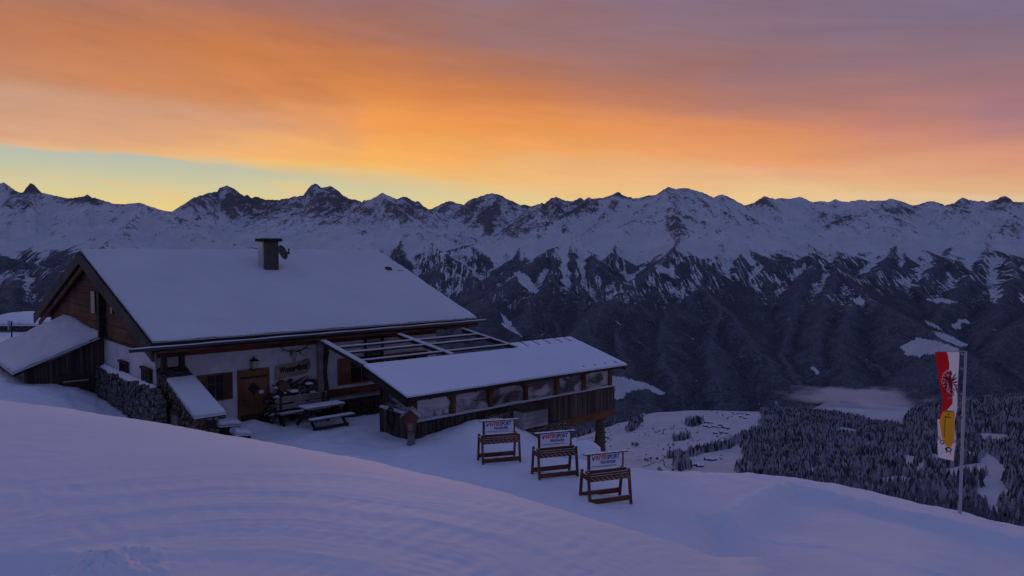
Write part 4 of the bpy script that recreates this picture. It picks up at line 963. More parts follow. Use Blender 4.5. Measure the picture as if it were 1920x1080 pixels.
# chimney
def roof_hit(px, py, dz=.2):
    r = ray(px, py); n_ = -D2*RS+np.array([0, 0, 1]); p0 = H(0, -1.2, -2.88+dz); t = p0.dot(n_)/r.dot(n_); p = r*t; return (p-HO).dot(D1), (p-HO).dot(D2), p[2]
cu0, cv0, cz0 = roof_hit(494, 506); cu1, _, _ = roof_hit(526, 508); _, ctz = hv(508, 453, cv0+.1)
W_ = (cu1-cu0)
ch = MB().hb(cu0+.08, cu0+W_, cv0, cv0+.62, cz0-.5, ctz).build('chimney', M['chimney'], roof)
MB().hb(cu0-.02, cu0+W_+.12, cv0-.12, cv0+.76, ctz, ctz+.13).build('chimney_cap', M['black_wood'], ch)
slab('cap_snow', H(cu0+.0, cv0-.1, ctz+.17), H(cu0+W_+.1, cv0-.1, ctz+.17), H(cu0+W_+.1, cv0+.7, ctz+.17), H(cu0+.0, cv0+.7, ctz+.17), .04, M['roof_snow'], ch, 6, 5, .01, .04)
MB().hb(cu0+.02, cu0+.075, cv0+.1, cv0+.6, cz0-.3, ctz-.01).build('flashing', M['pole'], ch)
# satellite dish on the chimney flank
dc = H(cu0+W_+.20, cv0+.12, (ctz+cz0)/2+.12); ds = thing('satellite_dish', 'small grey satellite dish on the side of the rooftop chimney', 'dish', dc)
dm = MB(); vs = []; nr, na = 5, 20; ax = D1*.45-D2*.75+np.array([0, 0, .35]); ax /= np.linalg.norm(ax); e1 = np.cross(ax, [0, 0, 1]); e1 /= np.linalg.norm(e1); e2 = np.cross(e1, ax)
for side in (0, 1):
    for i in range(nr+1):
        for k in range(na):
            q = .30*i/nr; a = 2*math.pi*k/na; vs.append(dc+e1*q*math.cos(a)*.95+e2*q*math.sin(a)*1.1+ax*(q*q*.9-.02*side))
fs = [(s*(nr+1)*na+i*na+k, s*(nr+1)*na+i*na+(k+1) % na, s*(nr+1)*na+(i+1)*na+(k+1) % na, s*(nr+1)*na+(i+1)*na+k) for s in (0, 1) for i in range(nr) for k in range(na)]
dm.add(vs, fs, True).build('reflector', M['chimney'], ds)
MB().tube([dc-e2*.3, dc+ax*.36-e2*.02], .012, 6).tube([dc, dc-D1*.2], .02, 6).build('arm', M['metal'], ds)
MB().blob(dc+ax*.38, .05, 8, 5, .0).build('receiver', M['black'], ds)
# roof vent tile and scrap of uncovered roof on the right
vu, vv_, vz_ = roof_hit(728, 505)
MB().hexa([H(vu-.14, vv_-.15, vz_-.06), H(vu+.16, vv_-.12, vz_-.06), H(vu+.14, vv_+.16, vz_-.02), H(vu-.12, vv_+.16, vz_-.02), H(vu-.12, vv_-.1, vz_+.05), H(vu+.12, vv_-.1, vz_+.08), H(vu+.1, vv_+.1, vz_+.13), H(vu-.1, vv_+.1, vz_+.13)]).build('roof_vent', M['wood'], roof)
vu, vv_, vz_ = roof_hit(756, 508); MB().bar(H(vu-.3, vv_, vz_+.0), H(vu+.3, vv_, vz_+.0), .03, .05).build('snow_guard', M['black'], roof)
vu, vv_, vz_ = roof_hit(541, 476); MB().tube([H(vu, vv_, vz_-.1), H(vu, vv_, vz_+.12)], .05, 8).build('roof_vent', M['black'], roof)

# windows and doors --------------------------------------------------
def win_front(uc, zc, w_, h_, shutters, parent=hut, label=None, v=0.):
    f = MB()
    for a, b, c, d in ((uc-w_/2-.06, uc-w_/2, zc-h_/2-.06, zc+h_/2+.06), (uc+w_/2, uc+w_/2+.06, zc-h_/2-.06, zc+h_/2+.06), (uc-w_/2, uc+w_/2, zc+h_/2, zc+h_/2+.06), (uc-w_/2, uc+w_/2, zc-h_/2-.06, zc-h_/2)):
        f.hb(a, b, v-.05, v+.02, c, d)
    f.hb(uc-.02, uc+.02, v-.035, v, zc-h_/2, zc+h_/2); f.hb(uc-w_/2, uc-.02, v-.033, v, zc+.1, zc+.13); f.hb(uc+.02, uc+w_/2, v-.033, v, zc+.1, zc+.13)
    wn = f.build('window', M['shutter'], parent, label=label)
    MB().hb(uc-w_/2, uc+w_/2, v-.022, v-.012, zc-h_/2, zc+h_/2).build('pane', M['pane'], wn)
    for s in shutters:
        sw = w_*.52 if abs(s) == 1 else w_*.5; a = uc+w_/2+.07 if s > 0 else uc-w_/2-.07-sw
        sh = MB()
        for k in range(3): sh.hb(a+sw*k/3+.004, a+sw*(k+1)/3-.004, v-.05, v-.012, zc-h_/2-.05, zc+h_/2+.05)
        for zz in (-h_*.33, h_*.33): sh.hb(a+.02, a+sw-.02, v-.07, v-.05, zc+zz-.04, zc+zz+.04)
        sh.build('shutter', M['shutter'], wn)
    return wn
def at_front(x0, y0, x1, y1, v=-.02):
    a, za = hv(x0, y0, v); b, zb = hv(x1, y1, v); return (a+b)/2, (za+zb)/2, abs(b-a), abs(za-zb)
win_front(*[(lambda q: q)(x) for x in (hv(403, 727, 0)[0], hv(395, 727, 0)[1], .52, .82)], shutters=(-1, 1))
uc_, zc_ = hv(672, 693, 0); win_front(uc_+.12, zc_, .95, .92, shutters=(-1, 1))
uc_, zc_ = hv(762, 683, 0); win_front(uc_, zc_+.0, .95, .9, shutters=(-1, 1))
# door
du0, du1, dz0, dz1 = hv(449, 740, 0)[0], hv(501, 740, 0)[0], -6.12, -4.12
dr = MB()
for k in range(6): a = du0+(du1-du0)*k/6; dr.hb(a+.004, a+(du1-du0)/6-.004, -.045, .02, dz0, dz1-.09)
dr.hb(du0-.07, du0, -.07, .02, dz0, dz1+.02); dr.hb(du1, du1+.07, -.07, .02, dz0, dz1+.02); dr.hb(du0, du1, -.07, .02, dz1-.09, dz1+.02)
door = dr.build('door', M['door_wood'], hut)
MB().hb(du0+.01, du1-.01, -.06, -.045, dz0, dz0+.42).build('door_panel', M['dark_wood'], door); MB().hb(du0+.01, du1-.01, -.062, -.045, dz1-.3, dz1-.22).build('door_panel', M['dark_wood'], door)
cx_, cz_ = (du0+du1)/2-.02, dz1-.66; s_ = .21
MB().hexa([H(cx_, -.07, cz_-s_), H(cx_+s_, -.07, cz_), H(cx_, -.07, cz_+s_), H(cx_-s_, -.07, cz_), H(cx_, -.055, cz_-s_), H(cx_+s_, -.055, cz_), H(cx_, -.055, cz_+s_), H(cx_-s_, -.055, cz_)]).build('window', M['pane'], door)
MB().hb(cx_+.2, cx_+.38, -.055, -.046, cz_-.22, cz_-.1).build('notice', M['paper'], door)
MB().tube([H(du0+.1, -.05, -5.15), H(du0+.1, -.11, -5.15), H(du0+.2, -.11, -5.15)], .014, 6).build('handle', M['metal'], door)
# gable openings
def win_gable(vc, zc, w_, h_, label=None, plank=False, u=GW-.06):
    f = MB()
    f.hb(u-.05, u+.02, vc-w_/2-.06, vc-w_/2, zc-h_/2-.05, zc+h_/2+.05); f.hb(u-.05, u+.02, vc+w_/2, vc+w_/2+.06, zc-h_/2-.05, zc+h_/2+.05)
    f.hb(u-.08, u+.02, vc-w_/2-.14, vc+w_/2+.14, zc+h_/2+.05, zc+h_/2+.13); f.hb(u-.05, u+.02, vc-w_/2, vc+w_/2, zc-h_/2-.05, zc-h_/2)
    if not plank: f.hb(u-.03, u, vc-.02, vc+.02, zc-h_/2, zc+h_/2)
    wn = f.build('window', M['dark_wood'], hut, label=label)
    if plank:
        s = MB()
        for k in range(4): s.hb(u-.04-.01*(k % 2), u, vc-w_/2+w_*k/4+.005, vc-w_/2+w_*(k+1)/4-.005, zc-h_/2, zc+h_/2)
        s.build('shutter', M['dark_wood'], wn)
    else: MB().hb(u-.012, u-.002, vc-w_/2, vc+w_/2, zc-h_/2, zc+h_/2).build('pane', M['pane'], wn)
    return wn
v_, z_ = hu(236, 699, GW); win_gable(v_, z_, .75, .62)
v_, z_ = hu(279, 716, GW); win_gable(v_, z_, .8, .72, plank=True)
v_, z_ = hu(190, 568, GW); wg = win_gable(v_, z_, .62, .78, u=GW-.1)
MB().hb(GW-.15, GW-.1, v_+.42, v_+.42+.55, z_-.42, z_+.42).build('shutter', M['bone'], wg)
v_, z_ = hu(221, 577, GW); wg = win_gable(v_, z_, .3, .4, u=GW-.1)
MB().hb(GW-.15, GW-.1, v_-.62, v_-.22, z_-.28, z_+.3).build('shutter', M['gable_wood'], wg)
MB().hb(GW-.15, GW-.1, v_+.22, v_+.42, z_-.22, z_+.22).build('shutter', M['bone'], wg)

# lantern over the door, skull, sign ---------------------------------
lu_, lz_ = hv(477, 683, -.15)
lt = thing('wall_lantern', 'small box lantern on the white wall above the plank door', 'lantern', H(lu_, 0, lz_))
MB().hb(lu_-.1, lu_+.1, -.24, -.04, lz_-.14, lz_+.12).build('lantern_body', M['bone'], lt)
MB().hexa([H(lu_-.14, -.28, lz_+.12), H(lu_+.14, -.28, lz_+.12), H(lu_+.14, 0, lz_+.12), H(lu_-.14, 0, lz_+.12), H(lu_-.05, -.18, lz_+.2), H(lu_+.05, -.18, lz_+.2), H(lu_+.05, -.09, lz_+.2), H(lu_-.05, -.09, lz_+.2)]).tube([H(lu_, -.13, lz_+.19), H(lu_, -.13, lz_+.26)], .03, 6).build('lantern_roof', M['dark_wood'], lt)
MB().hb(lu_-.12, lu_+.12, -.26, -.01, lz_-.17, lz_-.14).build('lantern_base', M['dark_wood'], lt)
au, azz = hv(550, 664, -.08)
azz -= .06
an = thing('deer_skull_trophy', 'deer skull with branching antlers on the white wall above the name board', 'trophy', H(au, 0, azz))
MB().tube([H(au-.02, -.12, azz+.22), H(au-.02, -.16, azz+.08), H(au, -.16, azz-.06), H(au+.01, -.13, azz-.2)], [.07, .1, .065, .035], 9).build('skull', M['bone'], an)
MB().blob(H(au-.06, -.225, azz+.06), .025).blob(H(au+.04, -.225, azz+.06), .025).build('eye_sockets', M['black'], an)
for s in (-1, 1):
    q = lambda a, b, c: H(au+s*a, -.1-b, azz+c*.72)
    m_ = MB().tube([q(.05, 0, .2), q(.18, .1, .25), q(.36, .12, .34), q(.55, .1, .52), q(.78, .05, .66)], [.03, .028, .024, .02, .008], 6)
    m_.tube([q(.16, .1, .24), q(.2, .2, .1), q(.3, .25, .02)], [.02, .016, .006], 6).tube([q(.38, .12, .36), q(.52, .2, .34), q(.62, .22, .3)], [.02, .014, .006], 6).tube([q(.55, .1, .52), q(.58, .12, .66), q(.56, .12, .78)], [.018, .013, .005], 6)
    m_.build('antler', M['antler'], an)
su0, sz0 = hv(516, 690, -.06); su1, sz1 = hv(582, 680, -.06)
sb = thing('name_board', 'wavy edged wooden board lettered in dark old script beside the door', 'sign', H(su0, 0, sz0))
top = [(0, .10), (.2, .13), (.4, .15), (.6, .17), (.8, .19), (1, .2), (1.12, .22), (1.25, .27), (1.36, .26), (1.42, .15)]; bot = [(0, -.36), (.25, -.33), (.5, -.3), (.7, -.3), (.9, -.27), (1.05, -.28), (1.2, -.26), (1.32, -.2), (1.42, -.1), (1.46, .02)]
L_ = (su1-su0)/1.44; n_ = len(top); zc_ = (sz0+sz1)/2-.08
vs = [H(su0+a*L_, -.08, zc_+c) for a, c in top]+[H(su0+a*L_, -.08, zc_+c) for a, c in bot]+[H(su0+a*L_, -.03, zc_+c) for a, c in top]+[H(su0+a*L_, -.03, zc_+c) for a, c in bot]
fs = []
for i in range(n_-1):
    fs += [(i, n_+i, n_+i+1, i+1), (2*n_+i, 2*n_+i+1, 3*n_+i+1, 3*n_+i), (i, i+1, 2*n_+i+1, 2*n_+i), (n_+i, 3*n_+i, 3*n_+i+1, n_+i+1)]
fs += [(0, 2*n_, 3*n_, n_), (n_-1, 2*n_-1, 4*n_-1, 3*n_-1)]
board = MB().add(vs, fs).build('board', M['sign_board'], sb)
def text(body, size, org, ex, ey, mat_, parent, name='lettering', ext=.004, sx=1., align='LEFT', bold=0):
    cu = bpy.data.curves.new(name, 'FONT'); cu.body = body; cu.size = size; cu.extrude = ext; cu.align_x = align; cu.offset = bold; cu.resolution_u = 3
    tmp = bpy.data.objects.new(name, cu); C.objects.link(tmp); dg = bpy.context.evaluated_depsgraph_get()
    me = bpy.data.meshes.new_from_object(tmp.evaluated_get(dg)); bpy.data.objects.remove(tmp); bpy.data.curves.remove(cu)
    me.name = name; me.materials.clear(); me.materials.append(mat_)
    o = bpy.data.objects.new(name, me); C.objects.link(o); ex = Vector(ex)*sx; ey = Vector(ey); ez_ = Vector(ex).cross(ey).normalized()
    off = Vector((0, 0, 0)); p = parent
    while p is not None: off += p.location; p = p.parent
    me.transform(Matrix(((ex.x, ey.x, ez_.x, org[0]-off.x), (ex.y, ey.y, ez_.y, org[1]-off.y), (ex.z, ey.z, ez_.z, org[2]-off.z), (0, 0, 0, 1))))
    o.parent = parent; return o
text('Wonne=Brml', .235, H(su0+.16*L_, -.085, zc_-.15), D1+np.array([0, 0, .06]), (0, 0, 1.25), M['black'], sb, sx=L_*.86, bold=.012)

# driftwood trunk at the corner of the terrace
tu, tz_ = hv(604, 690, -.35)
dp = thing('driftwood_post', 'tall split pale tree trunk standing against the front wall', 'trunk', H(tu, -.35, -6.1))
MB().tube([H(tu-.05, -.32, -6.2), H(tu-.08, -.34, -5.3), H(tu-.02, -.3, -4.5), H(tu-.07, -.32, -3.6), H(tu-.05, -.3, -3.15)], [.17, .15, .13, .12, .13], 10).build('trunk', M['post'], dp)
MB().tube([H(tu+.12, -.4, -6.2), H(tu+.14, -.38, -5.2), H(tu+.08, -.4, -4.4), H(tu+.17, -.38, -3.7), H(tu+.13, -.36, -3.2)], [.1, .11, .08, .1, .07], 9).build('trunk', M['dark_wood'], dp)

# heap of firewood, roots and slate slabs under the board
random.seed(3)
hp = thing('firewood_heap', 'snow dusted heap of logs, roots and stone slabs stacked under the name board', 'firewood', H(1.3, -.35, -6.1))
lg = MB(); st = MB(); sn = MB()
for k in range(95):
    z = random.uniform(-6.05, -4.65); wdt = 1.0 if z < -5.2 else .85; u = 1.35+random.uniform(-wdt, wdt); v = -.12-random.uniform(0, .5)*(1-(z+6.05)/2.2)
    a = random.uniform(-.6, .6); L = random.uniform(.12, .35)
    t = random.random()
    if t < .55: lg.tube([H(u, v-.12, z), H(u+a*.2, v+.1, z+random.uniform(-.05, .05))], random.uniform(.04, .1), 7)
    elif t < .8: st.bar(H(u-L/2, v-.05, z), H(u+L/2, v-.05, z+random.uniform(-.15, .15)), random.uniform(.1, .25), random.uniform(.03, .08), (0, random.uniform(-.5, .5), 1))
    else: lg.tube([H(u-L, v-.05, z-.12), H(u, v-.12, z), H(u+L, v-.03, z+random.uniform(.0, .25))], [.03, .045, .012], 6)
for k in range(16):
    z = random.uniform(-5.9, -4.7); u = 1.35+random.uniform(-.9, .95); v = -.3-random.uniform(0, .42)*(1-(z+6.05)/2.2); MB().blob(H(u, v, z), random.uniform(.09, .18), 7, 4, .25, (1.3, .8, .4)).build('snow_patch', M['snow'], hp)
lg.build('logs', M['dark_wood'], hp); st.build('stone_slabs', M['slate'], hp); pass
bu_, bz_ = hv(530, 724, -.45)
bk_ = solo(MB().tube([H(bu_, -.62, bz_), H(bu_, -.3, bz_+.02)], .19, 14), 'wicker_basket', M['wood'], H(bu_, -.45, bz_), 'round reddish brown basket on the log heap under the name board', 'basket')

# picnic table with bench and back rest
pt = thing('picnic_table', 'snow topped wooden picnic table standing in front of the log heap', 'table', H(1.45, -1.75, -6.1))
p0, p1 = 1.0, 2.55
def wbox(m_, u0, u1, v0, v1, z0, z1): return m_.hb(u0, u1, v0, v1, ZG+z0, ZG+z1)
ttp = MB()
for k in range(3): wbox(ttp, p0, p1, -1.98+k*.2, -1.79+k*.2, .70, .745)
ttp.build('tabletop', M['grey_wood'], pt)
slab('table_snow', H(p0+.02, -1.97, ZG+.785), H(p1-.02, -1.97, ZG+.785), H(p1-.02, -1.4, ZG+.785), H(p0+.02, -1.4, ZG+.785), .04, M['snow'], pt, 14, 6, .012, .05)
MB().hb(p0-.05, p1+.1, -2.5, -2.26, ZG+.40, ZG+.44).build('bench_seat', M['grey_wood'], pt)
slab('bench_snow', H(p0-.03, -2.49, ZG+.47), H(p1+.08, -2.49, ZG+.47), H(p1+.08, -2.27, ZG+.47), H(p0-.03, -2.27, ZG+.47), .03, M['snow'], pt, 14, 3, .01, .04)
for u in (p0+.18, p1-.18):
    MB().bar(H(u, -2.42, ZG), H(u, -1.6, ZG+.70), .06, .1).bar(H(u, -1.0, ZG), H(u, -1.75, ZG+.70), .06, .1).bar(H(u, -2.45, ZG+.36), H(u, -.95, ZG+.36), .05, .09).build('leg', M['dark_wood'], pt)
MB().bar(H(p0+.1, -2.35, ZG+.08), H(p1-.1, -2.35, ZG+.08), .05, .1).build('stretcher', M['dark_wood'], pt)
bb = thing('garden_bench', 'long grey plank bench with back rest between picnic table and log heap', 'bench', H(1.3, -.95, -6.1))
MB().hb(.55, 2.5, -1.02, -.72, ZG+.42, ZG+.47).build('seat', M['grey_wood'], bb)
MB().hb(.55, 2.5, -.72, -.67, ZG+.78, ZG+1.0).build('backrest', M['grey_wood'], bb); MB().hb(.55, 2.5, -.72, -.67, ZG+.55, ZG+.72).build('backrest', M['grey_wood'], bb)
for u in (.7, 2.35): MB().hb(u-.04, u+.04, -1.0, -.92, ZG, ZG+.42).hb(u-.04, u+.04, -.76, -.66, ZG, ZG+1.0).build('leg', M['dark_wood'], bb)
# plank bench and stacked logs along the wall under the pergola
wb = thing('wall_bench', 'dark bench with back board along the white wall right of the driftwood trunk', 'bench', H(4.2, -.4, -6.1))
MB().hb(2.75, 6.2, -.62, -.2, ZG+.42, ZG+.48).build('seat', M['dark_wood'], wb)
MB().hb(2.75, 6.2, -.14, -.08, ZG+.62, ZG+.9).build('backrest', M['wood'], wb)
for u in (2.95, 4.4, 5.9): MB().hb(u-.05, u+.05, -.6, -.2, ZG-.02, ZG+.42).build('leg', M['dark_wood'], wb)
random.seed(8); ls = MB()
for r_ in range(4):
    for k in range(22):
        u = 3.2+k*.15+random.uniform(-.04, .04); z = ZG+.07+r_*.13; ls.tube([H(u, -1.25+random.uniform(-.05, .05), z), H(u, -.75, z)], random.uniform(.055, .08), 7)
solo(ls, 'log_stack', M['dark_wood'], H(4.7, -1, -6.1), 'dark stack of round logs on the ground in front of the wall bench', 'firewood')
# carved frame hanging between the right windows
fu_, fz_ = hv(702, 655, -.1)
cf_ = thing('hanging_frame', 'dark wooden frame hung with farm tools between the two right windows', 'frame', H(fu_, -.1, fz_))
MB().hb(fu_-.42, fu_-.36, -.12, -.04, fz_-.75, fz_+.5).hb(fu_+.36, fu_+.42, -.12, -.04, fz_-.75, fz_+.5).hb(fu_-.5, fu_+.5, -.13, -.04, fz_+.22, fz_+.3).hb(fu_-.36, fu_+.36, -.12, -.04, fz_-.12, fz_-.06).build('frame', M['black_wood'], cf_)
m_ = MB()
for k in range(7): a = fu_-.3+k*.1; m_.tube([H(a, -.1, fz_-.1), H(a+random.uniform(-.05, .05), -.12, fz_-.2-random.uniform(.1, .3))], .02, 5)
m_.build('hanging_tools', M['black_wood'], cf_)

# ---- lean-to of rubble in front of the left corner -------------------
lt_ = thing('stone_lean_to', 'low rubble stone outhouse with steep snowy shingle roof at the hut corner', 'outhouse', H(-2.7, -1.8, -6.1))
VE = -3.3
ua, zA = hv(302, 678, -.05); ub, zB = hv(352, 672, -.05); uc2, zC = hv(372, 786, VE); ud, zD = hv(420, 774, VE)
LU0, LU1 = -3.12, -2.42
zt0, zt1 = -3.72, (zC+zD)/2+.06
def zl(v): return zt0+(zt1-zt0)*(v+.05)/(VE+.05)
w_ = MB()
w_.hexa([H(LU0, VE+.25, -7), H(LU0+.35, VE+.25, -7), H(LU0+.35, -.02, -7), H(LU0, -.02, -7), H(LU0, VE+.25, zl(VE+.25)-.12), H(LU0+.35, VE+.25, zl(VE+.25)-.12), H(LU0+.35, -.02, zl(-.02)-.12), H(LU0, -.02, zl(-.02)-.12)])
w_.hexa([H(LU1-.3, VE+.25, -7), H(LU1, VE+.25, -7), H(LU1, -.02, -7), H(LU1-.3, -.02, -7), H(LU1-.3, VE+.25, zl(VE+.25)-.12), H(LU1, VE+.25, zl(VE+.25)-.12), H(LU1, -.02, zl(-.02)-.12), H(LU1-.3, -.02, zl(-.02)-.12)])
w_.hb(LU0+.35, LU1-.3, VE+.25, VE+.6, -7, zl(VE+.25)-.12)
random.seed(12); rb_ = w_
for k in range(150):
    v = random.uniform(VE+.3, -.1); z = random.uniform(-6.3, zl(v)-.15); rb_.blob(H(LU0-.02, v, z), random.uniform(.05, .12), 6, 4, .3, (.6, 1, .8))
for k in range(60):
    u = random.uniform(LU0, LU1); z = random.uniform(-6.3, zl(VE)-.2); rb_.blob(H(u, VE+.24, z), random.uniform(.05, .12), 6, 4, .3, (1, .6, .8))

w_.build('stone_wall', M['stone_warm'], lt_)
rr = MB()
for k in range(9):
    v0 = -.02+(VE-.15+.02)*k/9; v1 = -.02+(VE-.15+.02)*(k+1)/9-.05
    rr.hexa([H(LU0-.12+random.uniform(-.03, .03), v1, zl(v1)-.09), H(LU1+.12+random.uniform(-.03, .03), v1, zl(v1)-.09), H(LU1+.12, v0, zl(v0)-.1), H(LU0-.12, v0, zl(v0)-.1), H(LU0-.12, v1, zl(v1)+.015), H(LU1+.12, v1, zl(v1)+.015), H(LU1+.12, v0, zl(v0)-.03), H(LU0-.12, v0, zl(v0)-.03)])
lroof = rr.build('roof', M['slate'], lt_)
sv0 = -.95
slab('roof_snow', H(LU0-.1, VE-.2, zl(VE-.2)+.2), H(LU1+.14, VE-.2, zl(VE-.2)+.2), H(LU1+.12, sv0, zl(sv0)+.12), H(LU0-.08, sv0, zl(sv0)+.12), .17, M['roof_snow'], lroof, 16, 26, .03, .16, None, 7)
dv_, dz_ = hu(332, 790, LU0); 
dd_ = MB().hb(LU0-.09, LU0-.03, dv_-.3, dv_+.3, -6.4, dz_+.25).build('door', M['grey_wood'], lt_)
MB().hb(LU0-.13, LU0-.02, dv_-.42, dv_+.42, dz_+.25, dz_+.36).build('lintel', M['dark_wood'], lt_)
wu_, wz_ = hv(396, 790, VE+.2); MB().hb(wu_-.13, wu_+.13, VE+.14, VE+.2, wz_-.2, wz_+.2).build('window', M['pane'], lt_)
# posts carrying the eave above it
for u in (-3.1, -2.55):
    solo(MB().hb(u-.08, u+.08, -.55, -.4, -3.85, -3.22), 'eave_prop', M['dark_wood'], H(u, -.5, -3.85), 'short dark prop under the eave, %s of the pair above the stone outhouse' % ('left' if u < -3 else 'right'), 'prop')
def hz_(px, py, z):
    r = ray(px, py); p = r*(z/r[2])-HO; return p.dot(D1), p.dot(D2)
CR1, CR2 = hz_(424, 787, -5.55), hz_(451, 808, -5.85)
# snowy crates beside the lean-to
for k, (u, v, s, h, lb) in enumerate(((*CR1, .34, .42, 'larger snow heaped crate beside the stone outhouse'), (*CR2, .24, .18, 'smaller low snowy crate right beside the larger one'))):
    r_ = thing('wooden_crate', lb, 'crate', H(u, v, -6.1)); bx_ = MB()
    for q in range(3): bx_.hb(u-s, u+s, v-s, v-s+.03, ZG+h*q/3+.01, ZG+h*(q+1)/3-.01); bx_.hb(u-s, u-s+.03, v-s+.03, v+s, ZG+h*q/3+.01, ZG+h*(q+1)/3-.01)
    bx_.hb(u-s+.03, u+s, v-s+.03, v+s, ZG-.1, ZG+h-.02); bx_.build('box', M['dark_wood'], r_)
    slab('snow_cap', H(u-s-.05, v-s-.05, ZG+h+.2), H(u+s+.05, v-s-.05, ZG+h+.12), H(u+s+.05, v+s, ZG+h+.16), H(u-s-.05, v+s, ZG+h+.22), .2, M['snow'], r_, 8, 8, .07, .14, None, 20+k)

# ---- rubble retaining wall before the gable ---------------------------
rw = thing('rubble_wall', 'ragged snow capped rubble stone wall below the white gable wall', 'wall', H(-3.9, 3, -6.1))
tops = [(6.05, -4.25), (5.6, -4.36), (4.5, -4.42), (3.3, -4.36), (2.2, -4.42), (1.2, -4.34), (0, -4.32), (-.8, -4.36), (-1.4, -4.6)]
q_ = MB(); vs = []; fs = []; random.seed(21)
vl = np.arange(6.05, -1.5, -.2); tv = [t[0] for t in tops][::-1]; tz2 = [t[1] for t in tops][::-1]
for i, v in enumerate(vl):
    zt = np.interp(v, tv, tz2)+random.uniform(-.07, .07)
    for (u, z) in ((-3.58-random.uniform(0, .06), -7), (-3.58-random.uniform(0, .06), (zt-7)/2+.6), (-3.53-random.uniform(0, .05), zt), (-3.3, zt+.02), (-3.3, -7)): vs.append(H(u, v, z))
for i in range(len(vl)-1):
    for k in range(4): fs.append((i*5+k, i*5+k+1, i*5+5+k+1, i*5+5+k))
q_.add(vs, fs); b0 = len(vl)-1; q_.add([vs[b0*5+k] for k in range(5)], [(0, 1, 2, 3, 4)]); q_.add([vs[k] for k in range(5)], [(4, 3, 2, 1, 0)])
for k in range(260):
    v = random.uniform(-1.2, 6.0); zt = np.interp(v, tv, tz2); z = random.uniform(-6.4, zt+.02); q_.blob(H(-3.58, v, z), random.uniform(.05, .12), 6, 4, .3, (.35, 1, .75))
q_.build('stones', M['stone'], rw)
A_ = H(-4.05, -.6, -4.95); slab('snow_cap', H(-3.5, -.3, -4.32), H(-3.27, -.3, -4.2), H(-3.27, 5.9, -4.2), H(-3.5, 5.9, -4.32), .16, M['snow'], rw, 6, 60, .07, .1, None, 9)

# ---- board shed with deep snow on the left ---------------------------
sh = thing('timber_shed', 'dark vertical board shed under a deep snow roof left of the hut', 'shed', H(-6, 9, -5.3))
su_l, sz_l = hv(42, 694, 6.1); su_r, sz_r = hv(194, 628, 6.1)
bd = MB(); u = su_l+.05; random.seed(31)
while u < GW-.05:
    wd = random.uniform(.14, .2); zt = sz_l+(sz_r-sz_l)*(u-su_l)/(su_r-su_l); bd.hexa([H(u, 6.1+random.uniform(-.015, .015), -6.2), H(min(u+wd-.01, GW-.06), 6.1, -6.2), H(min(u+wd-.01, GW-.06), 6.16, -6.2), H(u, 6.16, -6.2)]+[H(a, b, zt-.12+(.0 if a == u else (sz_r-sz_l)/(su_r-su_l)*wd)) for a, b in ((u, 6.1), (min(u+wd-.01, GW-.06), 6.1), (min(u+wd-.01, GW-.06), 6.16), (u, 6.16))]); u += wd
bd.build('board_wall', M['boards'], sh)
MB().hb(su_l+1.1, GW-.5, 6.02, 6.08, -5.9, -4.55).build('shed_door', M['dark_wood'], sh)
MB().hb(su_l+1.25, su_l+2.1, 5.99, 6.02, -4.82, -4.78).build('door_bar', M['pole'], sh)
B_ = ray(-60, 668); e_v = 11.5
MB().hexa([H(su_l+.3, 6.3, -6.5), H(su_l+.55, 6.3, -6.5), H(su_l+.55, e_v, -6.5), H(su_l+.3, e_v, -6.5), H(su_l+.3, 6.3, sz_l-.05), H(su_l+.55, 6.3, sz_l-.05), H(su_l+.55, e_v, sz_l-.05), H(su_l+.3, e_v, sz_l-.05)]).build('plaster_wall', M['plaster'], sh)
rt = MB().hexa([H(su_l-.3, 5.85, sz_l-.19), H(GW-.02, 5.85, sz_r-.02), H(GW-.02, 12.5, sz_r-.02), H(su_l-.3, 12.5, sz_l-.19), H(su_l-.3, 5.85, sz_l-.09), H(GW-.02, 5.85, sz_r+.08), H(GW-.02, 12.5, sz_r+.08), H(su_l-.3, 12.5, sz_l-.09)]).build('roof', M['black_wood'], sh)
slab('roof_snow', H(su_l-.35, 5.82, sz_l+.12), H(GW+.0, 5.82, sz_r+.2), H(GW+.0, 12.5, sz_r+.35), H(su_l-.35, 12.5, sz_l+.2), .22, M['roof_snow'], rt, 30, 40, .10, .35, lambda a, b: .28*np.exp(-((b-5.4)/1.8)**2)*np.clip(a/5, 0, 1.2), 11)
# low snow roofed hut further left and a marker pole
hl = thing('stone_hut', 'low dark stone hut with domed snow roof at the far left', 'hut', (-41, 60, -6.3))
pA, pB = ray(-40, 622), ray(72, 622); pA, pB = pA/pA[1]*58, pB/pB[1]*58
MB().hexa([(pA[0], 58, -7.5), (pB[0], 58, -7.5), (pB[0], 62, -7.5), (pA[0], 62, -7.5), (pA[0], 58, ez(58, 606)), (pB[0], 58, ez(58, 606)), (pB[0], 62, ez(58, 606)), (pA[0], 62, ez(58, 606))]).build('stone_wall', M['stone'], hl)
slab('roof_snow', (pA[0]-.3, 57.6, ez(58, 603)), (pB[0]+.2, 57.6, ez(58, 603)), (pB[0]+.2, 62.5, ez(58, 601)), (pA[0]-.3, 62.5, ez(58, 601)), .3, M['snow'], hl, 30, 20, .1, .6, lambda a, b: .55*np.sin(np.clip(a/5.2, 0, 1)*math.pi)**.7*np.sin(np.clip(b/5, 0, 1)*math.pi)**.5, 14)
r_ = ray(22, 628); r_ = r_/r_[1]*33; mk = thing('marker_pole', 'thin twin marker pole in the snow left of the shed', 'pole', (r_[0], 33, r_[2]))
